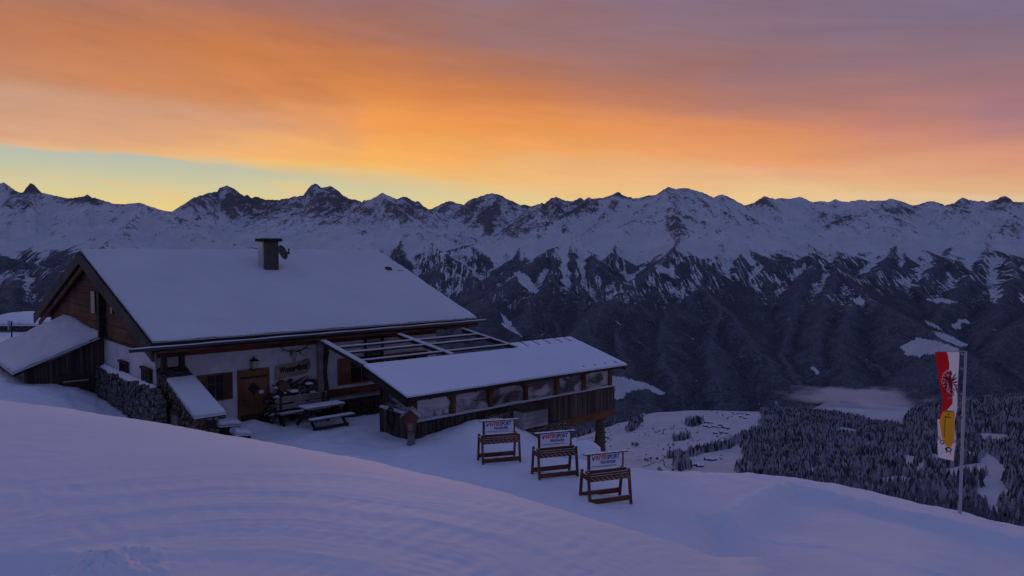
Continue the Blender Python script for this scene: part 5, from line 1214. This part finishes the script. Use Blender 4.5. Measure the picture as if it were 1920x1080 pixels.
MB().tube([(r_[0], 33, r_[2]-.8), (r_[0], 33, r_[2]+.62)], .03, 6).build('pole', M['metal'], mk); MB().tube([(r_[0]-.12, 33, r_[2]+.2), (r_[0]-.12, 33, r_[2]+.64)], .04, 6).tube([(r_[0]-.12, 33, r_[2]+.3), (r_[0], 33, r_[2]+.3)], .015, 5).build('tag', M['pole'], mk)

# ================================================================== TERRACE
te = thing('covered_terrace', 'wooden terrace with snowy lean roof, glazed sides and board parapet in front of the hut', 'terrace', H(7.8, -4.5, -6.2))
TS = .272; TL, TR = 2.38, 13.1; TF = -6.15
def zt_(v): return -3.86+TS*(v+3.55)
TB, TB2 = -3.55, -3.0
rb = MB()
def rslab(m_, u0, u1, v0, v1, a, b): return m_.hexa([H(u0, v0, zt_(v0)+a), H(u1, v0, zt_(v0)+a), H(u1, v1, zt_(v1)+a), H(u0, v1, zt_(v1)+a), H(u0, v0, zt_(v0)+b), H(u1, v0, zt_(v0)+b), H(u1, v1, zt_(v1)+b), H(u0, v1, zt_(v1)+b)])
rslab(rb, TL, TR, TF+.07, TB, -.05, 0); rslab(rb, 9.45, TR, TB, TB2, -.05, 0)
tro = rb.build('roof', M['black_wood'], te)
seams = [8.1, 8.75, 9.4, 10.05, 10.7, 11.35, 12.0, 12.6]
def seam_fn(u, v): 
    s = 0
    for q in seams: s = s+.022*np.exp(-((u+TL-q)/.05)**2)*sstep(u+TL, 7.5, 9.5)
    return s
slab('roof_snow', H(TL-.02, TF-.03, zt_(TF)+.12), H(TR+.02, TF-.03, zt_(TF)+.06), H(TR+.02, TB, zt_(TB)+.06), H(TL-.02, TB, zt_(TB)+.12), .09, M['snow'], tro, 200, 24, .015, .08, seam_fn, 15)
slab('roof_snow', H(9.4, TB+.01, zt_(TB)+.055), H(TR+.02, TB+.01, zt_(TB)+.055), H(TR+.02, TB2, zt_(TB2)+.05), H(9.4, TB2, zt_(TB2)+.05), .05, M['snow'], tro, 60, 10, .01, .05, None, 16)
sm = MB()
for q in seams[1:]:
    sm.bar(H(q, TF+.12, zt_(TF+.12)+.07), H(q, TF+.24, zt_(TF+.24)+.07), .06, .06)
sm.build('seam_ends', M['black'], tro)
MB().hb(TL+.05, TR-.02, TF-.02, TF+.06, zt_(TF)-.12, zt_(TF)-.005).build('eave_beam', M['black_wood'], te)
MB().hb(TL+.05, TR, TF+.56, TF+.68, zt_(TF)+.0, zt_(TF)+.09).build('wall_plate', M['dark_wood'], te)
rslab(MB(), TL-.02, TL+.1, TF+.02, TB, -.28, -.07).build('verge_beam', M['black_wood'], te)
rslab(MB(), TR-.1, TR+.0, TF+.02, TB2, -.22, -.07).build('verge_beam', M['black_wood'], te)
for q in seams:
    MB().bar(H(q, TF+.02, zt_(TF+.02)+.075), H(q-.0, TB2 if q > 9.4 else TB, zt_(TB2 if q > 9.4 else TB)+.055), .014, .03).build('standing_seam', M['metal'], tro)
MB().hexa([H(TR+.02, TF, zt_(TF)-.05), H(TR+.07, TF, zt_(TF)-.05), H(TR+.07, TB2, zt_(TB2)-.05), H(TR+.02, TB2, zt_(TB2)-.05), H(TR+.02, TF, zt_(TF)+.07), H(TR+.07, TF, zt_(TF)+.07), H(TR+.07, TB2, zt_(TB2)+.07), H(TR+.02, TB2, zt_(TB2)+.07)]).build('verge_trim', M['black'], tro)
rf2 = MB()
for u in np.arange(3.3, 13, .95): rslab(rf2, u, u+.09, TF+.1, TB+.1, -.2, -.07)
rf2.build('rafters', M['dark_wood'], te)
FV = -5.5
posts = [hv(x, 745, FV)[0] for x in (775, 848, 918, 984, 1043, 1093, 1142)]
def PTu(u): return -5.545   # parapet top, stepping down to the left
PT = -5.545
for u in posts: MB().hb(u-.09, u+.09, FV-.09, FV+.09, -6.3, zt_(FV)-.05).build('post', M['wood'], te)
for u, v in ((posts[0], -3.75), (posts[-1], -3.2), (posts[-1], -4.4)): MB().hb(u-.08, u+.08, v-.08, v+.08, -6.4, zt_(v)-.05).build('post', M['wood'], te)
for a, b in zip(posts[:-1], posts[1:]):
    MB().hb(a+.09, b-.09, FV-.012, FV-.002, max(PTu(a), PTu(b))+.04, zt_(FV)-.1).build('window_pane', M['glass'], te)
    MB().hb(a+.09, b-.09, FV-.03, FV+.03, zt_(FV)-.16, zt_(FV)-.1).build('window_rail', M['dark_wood'], te)
MB().hb(posts[0]-.006, posts[0]+.006, -5.4, -3.83, -5.2, zt_(-5)-.1).build('window_pane', M['glass'], te)
MB().hb(posts[-1]-.006, posts[-1]+.006, -5.4, -4.5, PT, zt_(-5)-.1).build('window_pane', M['glass'], te)
# curved brackets on some posts
for u in (posts[1], posts[2], posts[3]):
    MB().bar(H(u-.5, FV, zt_(FV)-.16), H(u-.08, FV, zt_(FV)-.6), .05, .09, (0, 0, 1)).build('bracket', M['wood'], te)
# parapet of upright boards
random.seed(41); pb = MB(); u = posts[0]-.1
while u < posts[-1]+.12:
    wd = random.uniform(.13, .17); o_ = random.uniform(0, .02); zb = -6.42-random.uniform(0, .04) if u > 8.2 else -6.35
    pb.hb(u, min(u+wd-.016, posts[-1]+.12), FV-.16-o_, FV-.12, zb, PTu(u)); u += wd
pb.build('board_parapet', M['boards'], te)
pb = MB(); v = -3.72
while v > FV-.12:
    wd = random.uniform(.13, .17); pb.hb(posts[0]-.16, posts[0]-.12-random.uniform(0, .015), v-wd+.008, v, -6.3, -5.28); v -= wd
pb.build('board_parapet', M['boards'], te)
MB().hb(posts[-1]+.12, posts[-1]+.16, FV-.16, -2.9, -6.44, PT).build('board_parapet', M['boards'], te)
hr_ = MB()
for a, b in zip(np.linspace(posts[0]-.1, posts[-1]+.15, 25)[:-1], np.linspace(posts[0]-.1, posts[-1]+.15, 25)[1:]):
    hr_.hexa([H(a, FV-.2, PTu(a)), H(b, FV-.2, PTu(b)), H(b, FV+.08, PTu(b)), H(a, FV+.08, PTu(a)), H(a, FV-.2, PTu(a)+.035), H(b, FV-.2, PTu(b)+.035), H(b, FV+.08, PTu(b)+.035), H(a, FV+.08, PTu(a)+.035)])
hr_.build('handrail', M['dark_wood'], te)
slab('rail_snow', H(posts[0]-.08, FV-.19, PT+.10), H(posts[-1]+.13, FV-.19, PT+.075), H(posts[-1]+.13, FV+.05, PT+.075), H(posts[0]-.08, FV+.05, PT+.10), .06, M['snow'], te, 80, 4, .018, .05, lambda a, b: np.vectorize(lambda q: PTu(q+posts[0]-.08)-PT)(a)+.03*perlin(a*.8, a*0, 3), 18)
slab('rail_snow', H(posts[0]-.2, FV, -5.2), H(posts[0]-.02, FV, -5.2), H(posts[0]-.02, -3.75, -5.2), H(posts[0]-.2, -3.75, -5.2), .08, M['snow'], te, 4, 20, .02, .06, None, 19)
MB().hb(posts[0]-.05, posts[-1]+.1, FV-.1, -2.9, -6.34, -6.22).build('floor', M['dark_wood'], te)
MB().hb(8.6, posts[-1]+.2, FV-.11, FV+.12, -6.78, -6.45).build('floor_beam', M['wood'], te)
MB().hb(8.6, posts[-1]+.2, -3.9, -3.7, -6.78, -6.53).build('floor_beam', M['wood'], te)
for u in np.arange(8.8, 13, .8): MB().hb(u, u+.12, FV+.17, -3.9, -6.72, -6.55).build('floor_joist', M['wood'], te)
slab('floor_snow', H(posts[0]+.1, FV+.15, -6.12), H(posts[-1]-.1, FV+.15, -6.1), H(posts[-1]-.1, -2.9, -6.1), H(posts[0]+.1, -2.9, -6.12), .1, M['snow'], te, 60, 20, .04, .1, None, 23)
# knotty trunk carrying the outer corner
ku, kz = hv(1125, 815, -5.0)
kt = MB(); pts = [H(ku+random.uniform(-.02, .02), -5.0, z) for z in np.linspace(-8.6, -6.78, 8)]
kt.tube(pts, [.25, .235, .22, .225, .2, .205, .18, .19], 12)
for k in range(14): a = random.uniform(0, 6.28); z = random.uniform(-8.2, -6.9); kt.tube([H(ku, -5, z), H(ku+.27*math.cos(a), -5+.27*math.sin(a), z+.05)], [.06, .03], 6)
kt.build('support_trunk', M['trunk'], te)
# pergola: three snowy rafters and three rails
pe = thing('open_pergola', 'open frame of snow topped rafters and rails between hut eave and terrace roof', 'pergola', H(6, -2, -3.3))
PBM = [(hv(606, 637, -1.3)[0], TL+.06, .2), (hv(748, 627, -1.3)[0], hu(838, 668, 6.2)[0]*0+6.15, .18), (hv(867, 615, -1.3)[0], 9.42, .1)]
def pz(v): return -3.14+(v+1.3)*(( -3.14-(zt_(TB)+.08))/( -1.3-TB))
ends = []
for a, b, wd in PBM:
    r_ = MB().bar(H(a, -1.3, pz(-1.3)-.07), H(b, TB+.0, pz(TB)-.07), wd*.8, .14).build('rafter', M['dark_wood'], pe)
    V0, V1 = H(a, -1.3, pz(-1.3)+.05), H(b, TB+.0, pz(TB)+.05); h_ = wd/2
    slab('rafter_snow', V1-D1*h_, V1+D1*h_, V0+D1*h_, V0-D1*h_, .05, M['roof_snow'], r_, 3, 20, .01, .03, None, 30); ends.append((a, b))
for v in (-1.95, -2.45, -3.2):
    t = (v+1.3)/(TB+1.3); ua_ = ends[0][0]+(ends[0][1]-ends[0][0])*t; ub_ = ends[2][0]+(ends[2][1]-ends[2][0])*t
    r_ = MB().bar(H(ua_, v, pz(v)-.05), H(ub_, v, pz(v)-.05), .05, .06).build('rail', M['dark_wood'], pe)
    MB().tube([H(ua_+(ub_-ua_)*q, v, pz(v)+.0) for q in np.linspace(0, 1, 24)], .035, 6).build('rail_snow', M['roof_snow'], r_)
for k, (u, v) in enumerate(((2.5, -3.55), (9.4, -1.3))):
    pass
MB().hb(TL+.5, TL+.58, TB-.25, TB-.17, -6.3, zt_(TB-.2)-.1).build('post', M['dark_wood'], pe)
# tables under the roof, deep in snow
for k, (u, v, rot) in enumerate(((4.2, -4.6, 0), (6.9, -4.5, 0), (9.0, -4.4, 0), (11.2, -4.3, 0))):
    pos = ['left end', 'second bay from the left', 'third bay from the left', 'right end'][k]
    t_ = thing('terrace_table', 'snow covered table behind the glass at the terrace %s' % pos, 'table', H(u, v, -6.1), 'snowed in tables on the terrace')
    MB().hb(u-.7, u+.7, v-.38, v+.38, -5.42, -5.37).build('tabletop', M['grey_wood'], t_)
    slab('snow_cap', H(u-.72, v-.4, -5.2), H(u+.72, v-.4, -5.22), H(u+.72, v+.4, -5.18), H(u-.72, v+.4, -5.2), .17, M['snow'], t_, 16, 10, .05, .2, None, 50+k)
    for du in (-.55, .55): MB().hb(u+du-.04, u+du+.04, v-.3, v-.22, -6.15, -5.42).build('leg', M['dark_wood'], t_); MB().hb(u+du-.04, u+du+.04, v+.22, v+.3, -6.15, -5.42).build('leg', M['dark_wood'], t_)
# gnarled branch leaning behind the second bay
bq = lambda px, py, v=-5.25: H(hv(px, py, v)[0], v, hv(px, py, v)[1])
solo(MB().tube([bq(858, 764), bq(876, 755), bq(890, 756), bq(900, 742), bq(909, 730)], [.05, .06, .06, .05, .03], 7).tube([bq(890, 756), bq(884, 745), bq(880, 738)], [.03, .02, .01], 6), 'gnarled_branch', M['dark_wood'], bq(880, 758), 'gnarled dark branch behind the glass of the second terrace bay', 'branch')
# wreath on the left parapet
wv, wz = hu(733, 783, posts[0]-.2)
wr = MB(); pts = []
for k in range(25): a = 2*math.pi*k/24; pts.append(H(posts[0]-.22, wv+.2*math.cos(a), wz+.33*math.sin(a)))
wr.tube(pts, .035, 6)
for k in range(60): a = random.uniform(0, 6.28); c = H(posts[0]-.22, wv+.2*math.cos(a), wz+.33*math.sin(a)); wr.bar(c, c+np.array([random.uniform(-.08, .08) for _ in range(3)]), .012, .012)
solo(wr, 'twig_wreath', M['dark_wood'], H(posts[0]-.2, wv, wz), 'oval twig wreath on the end boards of the terrace', 'wreath')

# lantern house on a stump ---------------------------------------------
r_ = ray(771, 833); p = r_*( -6.12/r_[2]); bx, by = p[0], p[1]
bh = thing('garden_lantern', 'tapered wooden lantern house with gable roof on a stump before the terrace corner', 'lantern', (bx, by, -6.12))
def lb(m_, x0, x1, y0, y1, z0, X0_, X1_, Y0_, Y1_, z1): return m_.hexa([(bx+x0, by+y0, z0), (bx+x1, by+y0, z0), (bx+x1, by+y1, z0), (bx+x0, by+y1, z0), (bx+X0_, by+Y0_, z1), (bx+X1_, by+Y0_, z1), (bx+X1_, by+Y1_, z1), (bx+X0_, by+Y1_, z1)])
MB().tube([(bx, by, -6.25), (bx, by, -5.68)], [.13, .11], 10).build('stump', M['grey_wood'], bh)
lb(MB(), -.13, .13, -.13, .13, -5.68, -.21, .21, -.18, .18, -5.16).build('lantern_case', M['rack_wood'], bh)
lb(MB(), -.08, .08, -.15, -.13, -5.66, -.09, .09, -.16, -.14, -5.42).build('lantern_grille', M['grey_wood'], bh)
MB().add([(bx-.21, by-.18, -5.16), (bx+.21, by-.18, -5.16), (bx, by-.18, -4.98), (bx-.21, by+.18, -5.16), (bx+.21, by+.18, -5.16), (bx, by+.18, -4.98)], [(0, 1, 2), (3, 5, 4), (0, 2, 5, 3), (1, 4, 5, 2)]).build('gable', M['rack_wood'], bh)
for s in (-1, 1): MB().hexa([(bx+s*.32, by-.26, -5.24), (bx, by-.26, -4.97), (bx, by+.26, -4.97), (bx+s*.32, by+.26, -5.24), (bx+s*.32, by-.26, -5.2), (bx, by-.26, -4.92), (bx, by+.26, -4.92), (bx+s*.32, by+.26, -5.2)]).build('roof_board', M['grey_wood'], bh)

# rubble edge, firewood and crate before the terrace -------------------
random.seed(51)
def stone_row(name, pts, n, label, r0, r1, dz=0):
    m_ = MB(); P_ = []
    for (px, py) in pts:
        q = to_ground(px, py); P_.append(q)
    c0 = P_[0]
    for k in range(n):
        t = random.random()*(len(P_)-1); i = int(t); q = P_[i]+(P_[i+1]-P_[i])*(t-i); x, y = q[0]+random.uniform(-.12, .12), q[1]+random.uniform(-.12, .12)
        m_.blob((x, y, gz(x, y)+.02+dz), random.uniform(r0, r1), 6, 4, .35, (1.2, 1, .7))
    return solo(m_, name, M['slate'], (c0[0], c0[1], c0[2]), label, 'stones')
stone_row('edging_stones', [(790, 822), (812, 812), (835, 802), (860, 795), (882, 788)], 60, 'row of dark edging stones poking out of the snow before the terrace', .04, .1)
def log_stack(name, u0, u1, v0, z0, z1, label, seed):
    random.seed(seed); m_ = MB(); z = z0
    row = 0
    while z < z1:
        u = u0+(row % 2)*.05
        while u < u1:
            r_ = random.uniform(.04, .06); m_.tube([H(u, v0-random.uniform(0, .05), z+random.uniform(-.01, .01)), H(u, v0+.35, z)], r_, 6); u += .105
        z += .09; row += 1
    return solo(m_, name, M['fire'], H((u0+u1)/2, v0, z0), label, 'firewood')
m, n, b = mat('firewood', (.1, .08, .07), .9); co = wpos(n)
n.put(b.inputs['Base Color'], n.ramp(n.noise(co, 13, 2, .8), [(.38, (.035, .028, .026)), (.52, (.12, .09, .07)), (.66, (.32, .28, .26))])); M['fire'] = m
fu0, fz0 = hv(916, 790, -6.1); fu1, fz1 = hv(985, 775, -6.1)
log_stack('firewood_stack', fu0, fu1+.3, -6.15, fz0-.15, fz1+.1, 'stack of split logs against the terrace parapet left of the grey box', 61)
gu0, gz0 = hv(985, 842, -6.5); gu1, gz1 = hv(1062, 838, -6.5)
log_stack('firewood_stack', gu0, gu1, -6.55, -6.85, hv(1010, 803, -6.5)[1], 'darker stack of split logs below the grey wooden box', 62)
cu_, cz_ = hv(979, 805, -6.75); cu2, cz2 = hv(1026, 803, -6.75); ctop = hv(1000, 769, -6.75)[1]
cb = thing('storage_box', 'grey plank box with slanted lid standing on the firewood', 'box', H((cu_+cu2)/2, -6.5, cz_))
m_ = MB()
for k in range(4): a = cz_-.02+(ctop-cz_)*k/4; m_.hb(cu_, cu2, -6.78, -6.74, a+.004, a+(ctop-cz_)/4-.004)
m_.hb(cu_, cu_+.04, -6.74, -6.3, cz_, ctop); m_.hb(cu2-.04, cu2, -6.74, -6.3, cz_, ctop); m_.hb(cu_+.04, cu2-.04, -6.34, -6.3, cz_, ctop)
m_.build('box', M['pale_wood'], cb)
MB().hexa([H(cu_-.08, -6.86, ctop+.02), H(cu2+.14, -6.86, ctop-.02), H(cu2+.14, -6.2, ctop+.1), H(cu_-.08, -6.2, ctop+.14), H(cu_-.08, -6.86, ctop+.05), H(cu2+.14, -6.86, ctop+.01), H(cu2+.14, -6.2, ctop+.13), H(cu_-.08, -6.2, ctop+.17)]).build('lid', M['dark_wood'], cb)
# boulder hidden in snow beyond the racks
q = to_ground(1062, 868); r_ = ray(1085, 842); 
bo = MB().blob((r_[0]/r_[1]*23.5, 23.5, -6.35), .55, 12, 8, .08, (1.3, 1, .75)); solo(bo, 'snowy_boulder', M['snow'], (r_[0]/r_[1]*23.5, 23.5, -6.35), 'snow buried boulder behind the ski racks', 'boulder')

# ================================================================== SKI RACKS
rk = thing('ski_rack', 'x', 'ski rack', (0, 0, 0), 'wooden ski racks with advertising boards'); W2 = .56; DP = .60; HH = .80
RM = M['rack_wood']
for sx_ in (-1, 1):
    MB().bar((sx_*W2, 0, -.08), (sx_*W2, .13, HH), .055, .07, (0, 1, 0)).build('leg', RM, rk, local=True)
    MB().bar((sx_*W2, DP, -.08), (sx_*W2, DP-.13, HH), .055, .07, (0, 1, 0)).build('leg', RM, rk, local=True)
    MB().box(sx_*W2-.03, sx_*W2+.03, .1, DP-.1, HH-.2, HH-.07).build('side_board', RM, rk, local=True)
    MB().box(sx_*.465-.028, sx_*.465+.028, DP/2-.03, DP/2+.03, HH-.12, HH+.38).build('sign_post', RM, rk, local=True)
MB().box(-W2+.03, W2-.03, -.02, .012, .04, .17).build('foot_board', RM, rk, local=True)
MB().box(-W2+.03, W2-.03, DP-.01, DP+.022, .04, .17).build('foot_board', RM, rk, local=True)
MB().box(-W2-.0, W2, .08, .11, HH-.24, HH-.10).build('peg_board', RM, rk, local=True)
MB().box(-W2-.0, W2, DP-.11, DP-.08, HH-.24, HH-.10).build('peg_board', RM, rk, local=True)
MB().box(-W2, W2, DP/2-.06, DP/2-.03, HH-.13, HH-.0).build('ledge', RM, rk, local=True)
MB().box(-W2, W2, .12, .15, HH-.09, HH-.055).build('ledge', RM, rk, local=True)
for k in range(8):
    x = -.47+.134*k; MB().bar((x-.03, .075, HH-.14), (x+.045, -.02, HH-.20), .012, .014).build('peg', M['bone'], rk, local=True)
MB().box(-.60, .60, DP/2-.07, DP/2+.07, HH+.38, HH+.41).build('sign_roof', RM, rk, local=True)
pn = MB().box(-.437, .437, DP/2-.045, DP/2-.03, HH+.03, HH+.375).build('sign_panel', M['panel'], rk, local=True)
yy0 = DP/2-.048; zz0 = HH+.04; K_ = 1.16
text('INTER', .118*K_, (-.255*K_, yy0, zz0+.175*K_), (1, 0, 0), (0, 0, 1.1), M['red'], pn, ext=.002, sx=.82, bold=.0035)
text('SPORT', .118*K_, (.016*K_, yy0, zz0+.175*K_), (1, 0, 0), (0, 0, 1.1), M['blue'], pn, ext=.002, sx=.84, bold=.0035)
text('PREGENZER', .074*K_, (-.14*K_, yy0, zz0+.088*K_), (1, 0, 0), (0, 0, 1.1), M['blue'], pn, ext=.002, sx=.92, bold=.002)
text('www.intersportpregenzer.com', .036*K_, (-.34*K_, yy0, zz0+.028*K_), (1, 0, 0), (0, 0, 1), M['blue'], pn, ext=.002, sx=1.28)
lgm = MB()
def quad2(m_, pts): return m_.add([(x*K_, yy0-.003, zz0+(z-zz0)*K_) for x, z in pts], [tuple(range(len(pts)))])
quad2(lgm, [(-.345, zz0+.27), (-.335, zz0+.20), (-.315, zz0+.155), (-.27, zz0+.235), (-.262, zz0+.262), (-.29, zz0+.25), (-.315, zz0+.215)])
lgm.build('logo', M['blue'], pn, local=True)
quad2(MB(), [(-.352, zz0+.262), (-.33, zz0+.268), (-.322, zz0+.285), (-.343, zz0+.285)]).build('logo', M['red'], pn, local=True)
def place_rack(root, fl, fr, label):
    a = to_ground(*fl); 
    ang = math.radians(fr); p = a+np.array([math.cos(ang), math.sin(ang), 0])*2*W2; c = (a+p)/2
    root.location = (c[0], c[1], (a[2]+gz(p[0], p[1]))/2); root.rotation_euler = (0, 0, ang); root['label'] = label
place_rack(rk, (906, 871), 17, 'leftmost of the three ski racks, standing before the firewood stack')
r2 = copy_tree(rk); place_rack(r2, (1012, 899), 19, 'middle of the three ski racks with sign boards')
r3 = copy_tree(rk); place_rack(r3, (1107, 944), 20, 'rightmost and nearest of the three ski racks, beside the open snow')

# ================================================================== FLAG
fD = 25.5; fp = ray(1800, 957); fp = fp/fp[1]*fD; ft = ray(1811, 659); ft = ft/ft[1]*fD
fl = thing('flag_pole', 'tall grey pole with hanging banner on the snow edge at the right', 'flagpole', tuple(fp))
MB().tube([fp-np.array([.02, 0, .6]), fp, ft], [.055, .055, .04], 10).build('pole', M['pole'], fl)
fx = lambda px, py, y=0: (lambda r: r/r[1]*(fD+y))(ray(px, py))
TLc, TRc, BRc, BLc = fx(1757, 660), fx(1803, 660), fx(1799, 864), fx(1767, 858)
MB().tube([fx(1757, 659), fx(1811, 659)], .015, 6).build('banner_arm', M['pole'], fl)
ns, nt_ = 60, 220; fmats = [M['tirol_red'], M['tirol_white'], M['eagle'], M['gold'], M['gold2'], M['black'], M['pinkprint'], M['bone']]
S, T = np.meshgrid(np.linspace(0, 1, ns+1), np.linspace(0, 1, nt_+1), indexing='ij')
def left_px(t): return np.interp(t, [0, .2, .4, .55, .66, .8, 1], [1757, 1765, 1772, 1770, 1766, 1767, 1770])
pxl = left_px(T); pxr = np.interp(T, [0, .5, 1], [1803, 1801, 1799]); PXX = pxl+(pxr-pxl)*S; PYY = 660+T*(198+6*S)
R_ = np.stack([(PXX-960)/F, np.ones_like(PXX), np.zeros_like(PXX)], -1); 
yo = .05*np.sin(T*9+S*2.2)*(1-S*.6)+.02*np.sin(T*23+S*5)
zrel = np.array([rel(960, p) for p in PYY.ravel()]).reshape(PYY.shape)
FV_ = np.stack([(PXX-960)/F*fD+.02*np.sin(T*17), fD+yo, zrel*fD], -1)
# pattern on the cloth: s across (0 left .. 1 at the pole), t down
sc_ = (np.arange(ns)+.5)/ns; tc_ = (np.arange(nt_)+.5)/nt_; s_, t_ = np.meshgrid(sc_, tc_, indexing='ij')
idx = np.ones(s_.shape, int)
split = np.interp(t_, [0, .25, .40, .48, .54, .62, 1], [.52, .58, .66, .70, .42, .34, .34]); idx[(s_ < split) & (t_ < .635)] = 0
# eagle: body, head, two feathered wings, tail
ex, ey = (s_-.60)*46/1.2, (t_-.285)*200/1.2
def ell(cx, cy, a, b, rot=0):
    c, s = math.cos(rot), math.sin(rot); X_ = (ex-cx)*c+(ey-cy)*s; Y_ = -(ex-cx)*s+(ey-cy)*c; return (X_/a)**2+(Y_/b)**2 < 1
halo = ell(0, -1, 17.5, 20) ; ea = ell(0, 0, 4.2, 11)|ell(1, -14, 3, 4)|ell(-3.5, -14.5, 3, 1.3)
for k in range(6):
    for s in (-1, 1): ea |= ell(s*(6.5+1.5*k*.9), -9+k*3.6+abs(k-1)*.6, 7.5-.5*k, 1.25, s*(-.95+.38*k))
for s in (-1, 0, 1): ea |= ell(s*3.5, 15, 1.4, 6, -s*.45)
for s in (-1, 1): ea |= ell(s*6, 10, 4, 1.1, s*.6)
idx[halo & ((np.sin(ex*2.1)+np.sin(ey*1.7+ex)) > .7) & (idx == 0)] = 1
idx[ea] = 2
lx, ly = (s_-.52)*46, (t_-.425)*200; idx[(np.abs(ly-.25*np.abs(lx)) < 1.3) & (np.abs(lx) < 11) & (np.sin(lx*2.6) > -.2) & (t_ < .46)] = 6
# glass of beer, drips and scrolls below it
gw = np.interp(t_, [.54, .57, .68, .78, .85, .90], [.26, .40, .44, .36, .22, .05]); gc = np.interp(t_, [.54, .9], [.54, .60])
gl_ = (t_ > .545) & (t_ < .885) & (np.abs(s_-gc) < gw); idx[gl_] = 3; idx[gl_ & (t_ < .56)] = 4
idx[gl_ & (np.abs((s_-gc)+.13+(t_-.6)*.25) < .035) & (t_ > .6) & (t_ < .8)] = 4
idx[gl_ & (np.abs(t_-.605) < .007) & (np.abs(s_-gc) < .2) & (np.sin(s_*120) > -.4)] = 5; idx[gl_ & (np.hypot((s_-gc)*46, (t_-.578)*200) < 1.6)] = 5
for cx_, cy_, rx, ry in ((.26, .85, .10, .016), (.60, .905, .16, .016), (.88, .82, .08, .012), (.1, .815, .07, .012)):
    rr_ = np.hypot((s_-cx_)/rx, (t_-cy_)/ry); idx[(np.abs(rr_-1) < .28) & (t_ < .97) & ~gl_] = 5
idx[(np.abs(s_-.5) < .03) & (t_ > .89) & (t_ < .94)] = 5; idx[(np.abs(s_-.74) < .03) & (t_ > .9) & (t_ < .95)] = 5
ban = mesh_np('banner', FV_.reshape(-1, 3)-fp, grid_quads(ns+1, nt_+1), None, fl, mats=fmats, midx=idx.ravel(), label=None) if False else mesh_np('banner', FV_.reshape(-1, 3)-fp, grid_quads(ns+1, nt_+1), None, fl, mats=fmats, midx=idx.ravel())
ban['label'] = 'long red and white banner with red eagle and golden glass'
ck = MB()
for t in (662, 690, 737, 778, 812, 850): a = fx(1802, t); b = fx(1808-(t-660)*.035, t+4); ck.tube([a, b], .02, 6)
ck.build('banner_clips', M['pole'], fl)

# ================================================================== AIR: mist over the valley floor, chimney smoke
def vol_mat(name, col, build):
    m = bpy.data.materials.new(name); m.use_nodes = True; n = NT(m.node_tree); n.n.clear()
    pv = n.new('ShaderNodeVolumePrincipled'); pv.inputs['Color'].default_value = tuple(col)+(1,); n.put(pv.inputs['Density'], build(n))
    o = n.new('ShaderNodeOutputMaterial'); n.link(pv.outputs[0], o.inputs['Volume']); return m
def mist_d(n):
    g = n.new('ShaderNodeTexCoord').outputs['Object']
    ln = n.new('ShaderNodeVectorMath', operation='LENGTH'); n.link(n.mapping(g, (1/520, 1/400, 1/36), loc=(0, 0, .15)), ln.inputs[0])
    nz = n.noise(n.mapping(g, (1/230, 1/230, 1/48)), 1., 5, .62)
    e = n.rng(n.math('ADD', ln.outputs['Value'], n.math('MULTIPLY', n.math('SUBTRACT', nz, .5), 2.1)), .9, .0)
    return n.math('MULTIPLY', e, .032)
mc = ray(1606, 741); mc = mc/mc[1]*4650
mm = vol_mat('valley_mist', (.97, .89, .88), mist_d)
mi = MB(); vs = []; fs = []; nn_, mm_ = 28, 14
for i in range(mm_+1):
    for k in range(nn_):
        th, a = math.pi*i/mm_, 2*math.pi*k/nn_; vs.append((690*math.sin(th)*math.cos(a), 450*math.sin(th)*math.sin(a), 80*math.cos(th)))
for i in range(mm_):
    for k in range(nn_): fs.append((i*nn_+k, (i+1)*nn_+k, (i+1)*nn_+(k+1) % nn_, i*nn_+(k+1) % nn_))
mi.add(vs, fs, True); o = mi.build('valley_mist', mm, local=True); o.location = tuple(mc); tag(o, 'bank of pinkish mist lying over the valley floor', 'mist', kind='stuff')
def smoke_d(n):
    g = n.new('ShaderNodeTexCoord').outputs['Object']; s1 = n.new('ShaderNodeSeparateXYZ'); n.link(g, s1.inputs[0])
    rr = n.math('SQRT', n.math('ADD', n.math('MULTIPLY', s1.outputs[0], s1.outputs[0]), n.math('MULTIPLY', s1.outputs[1], s1.outputs[1])))
    return n.math('MULTIPLY', n.math('MULTIPLY', n.rng(rr, 13, 3), n.rng(n.noise(g, 1/22, 3), .3, .6)), .05)
sp_ = on_valley(1457, 769); sc2 = ray(1456, 754); sc2 = sc2/sc2[1]*3420
o = MB().tube([(0, 0, -38), (0, 0, 0), (3, 0, 38)], [9, 12, 14], 14).build('smoke_plume', vol_mat('smoke', (.85, .86, .95), smoke_d), local=True); o.location = tuple(sc2)
tag(o, 'thin pale column of smoke rising at the edge of the village', 'smoke', kind='stuff')
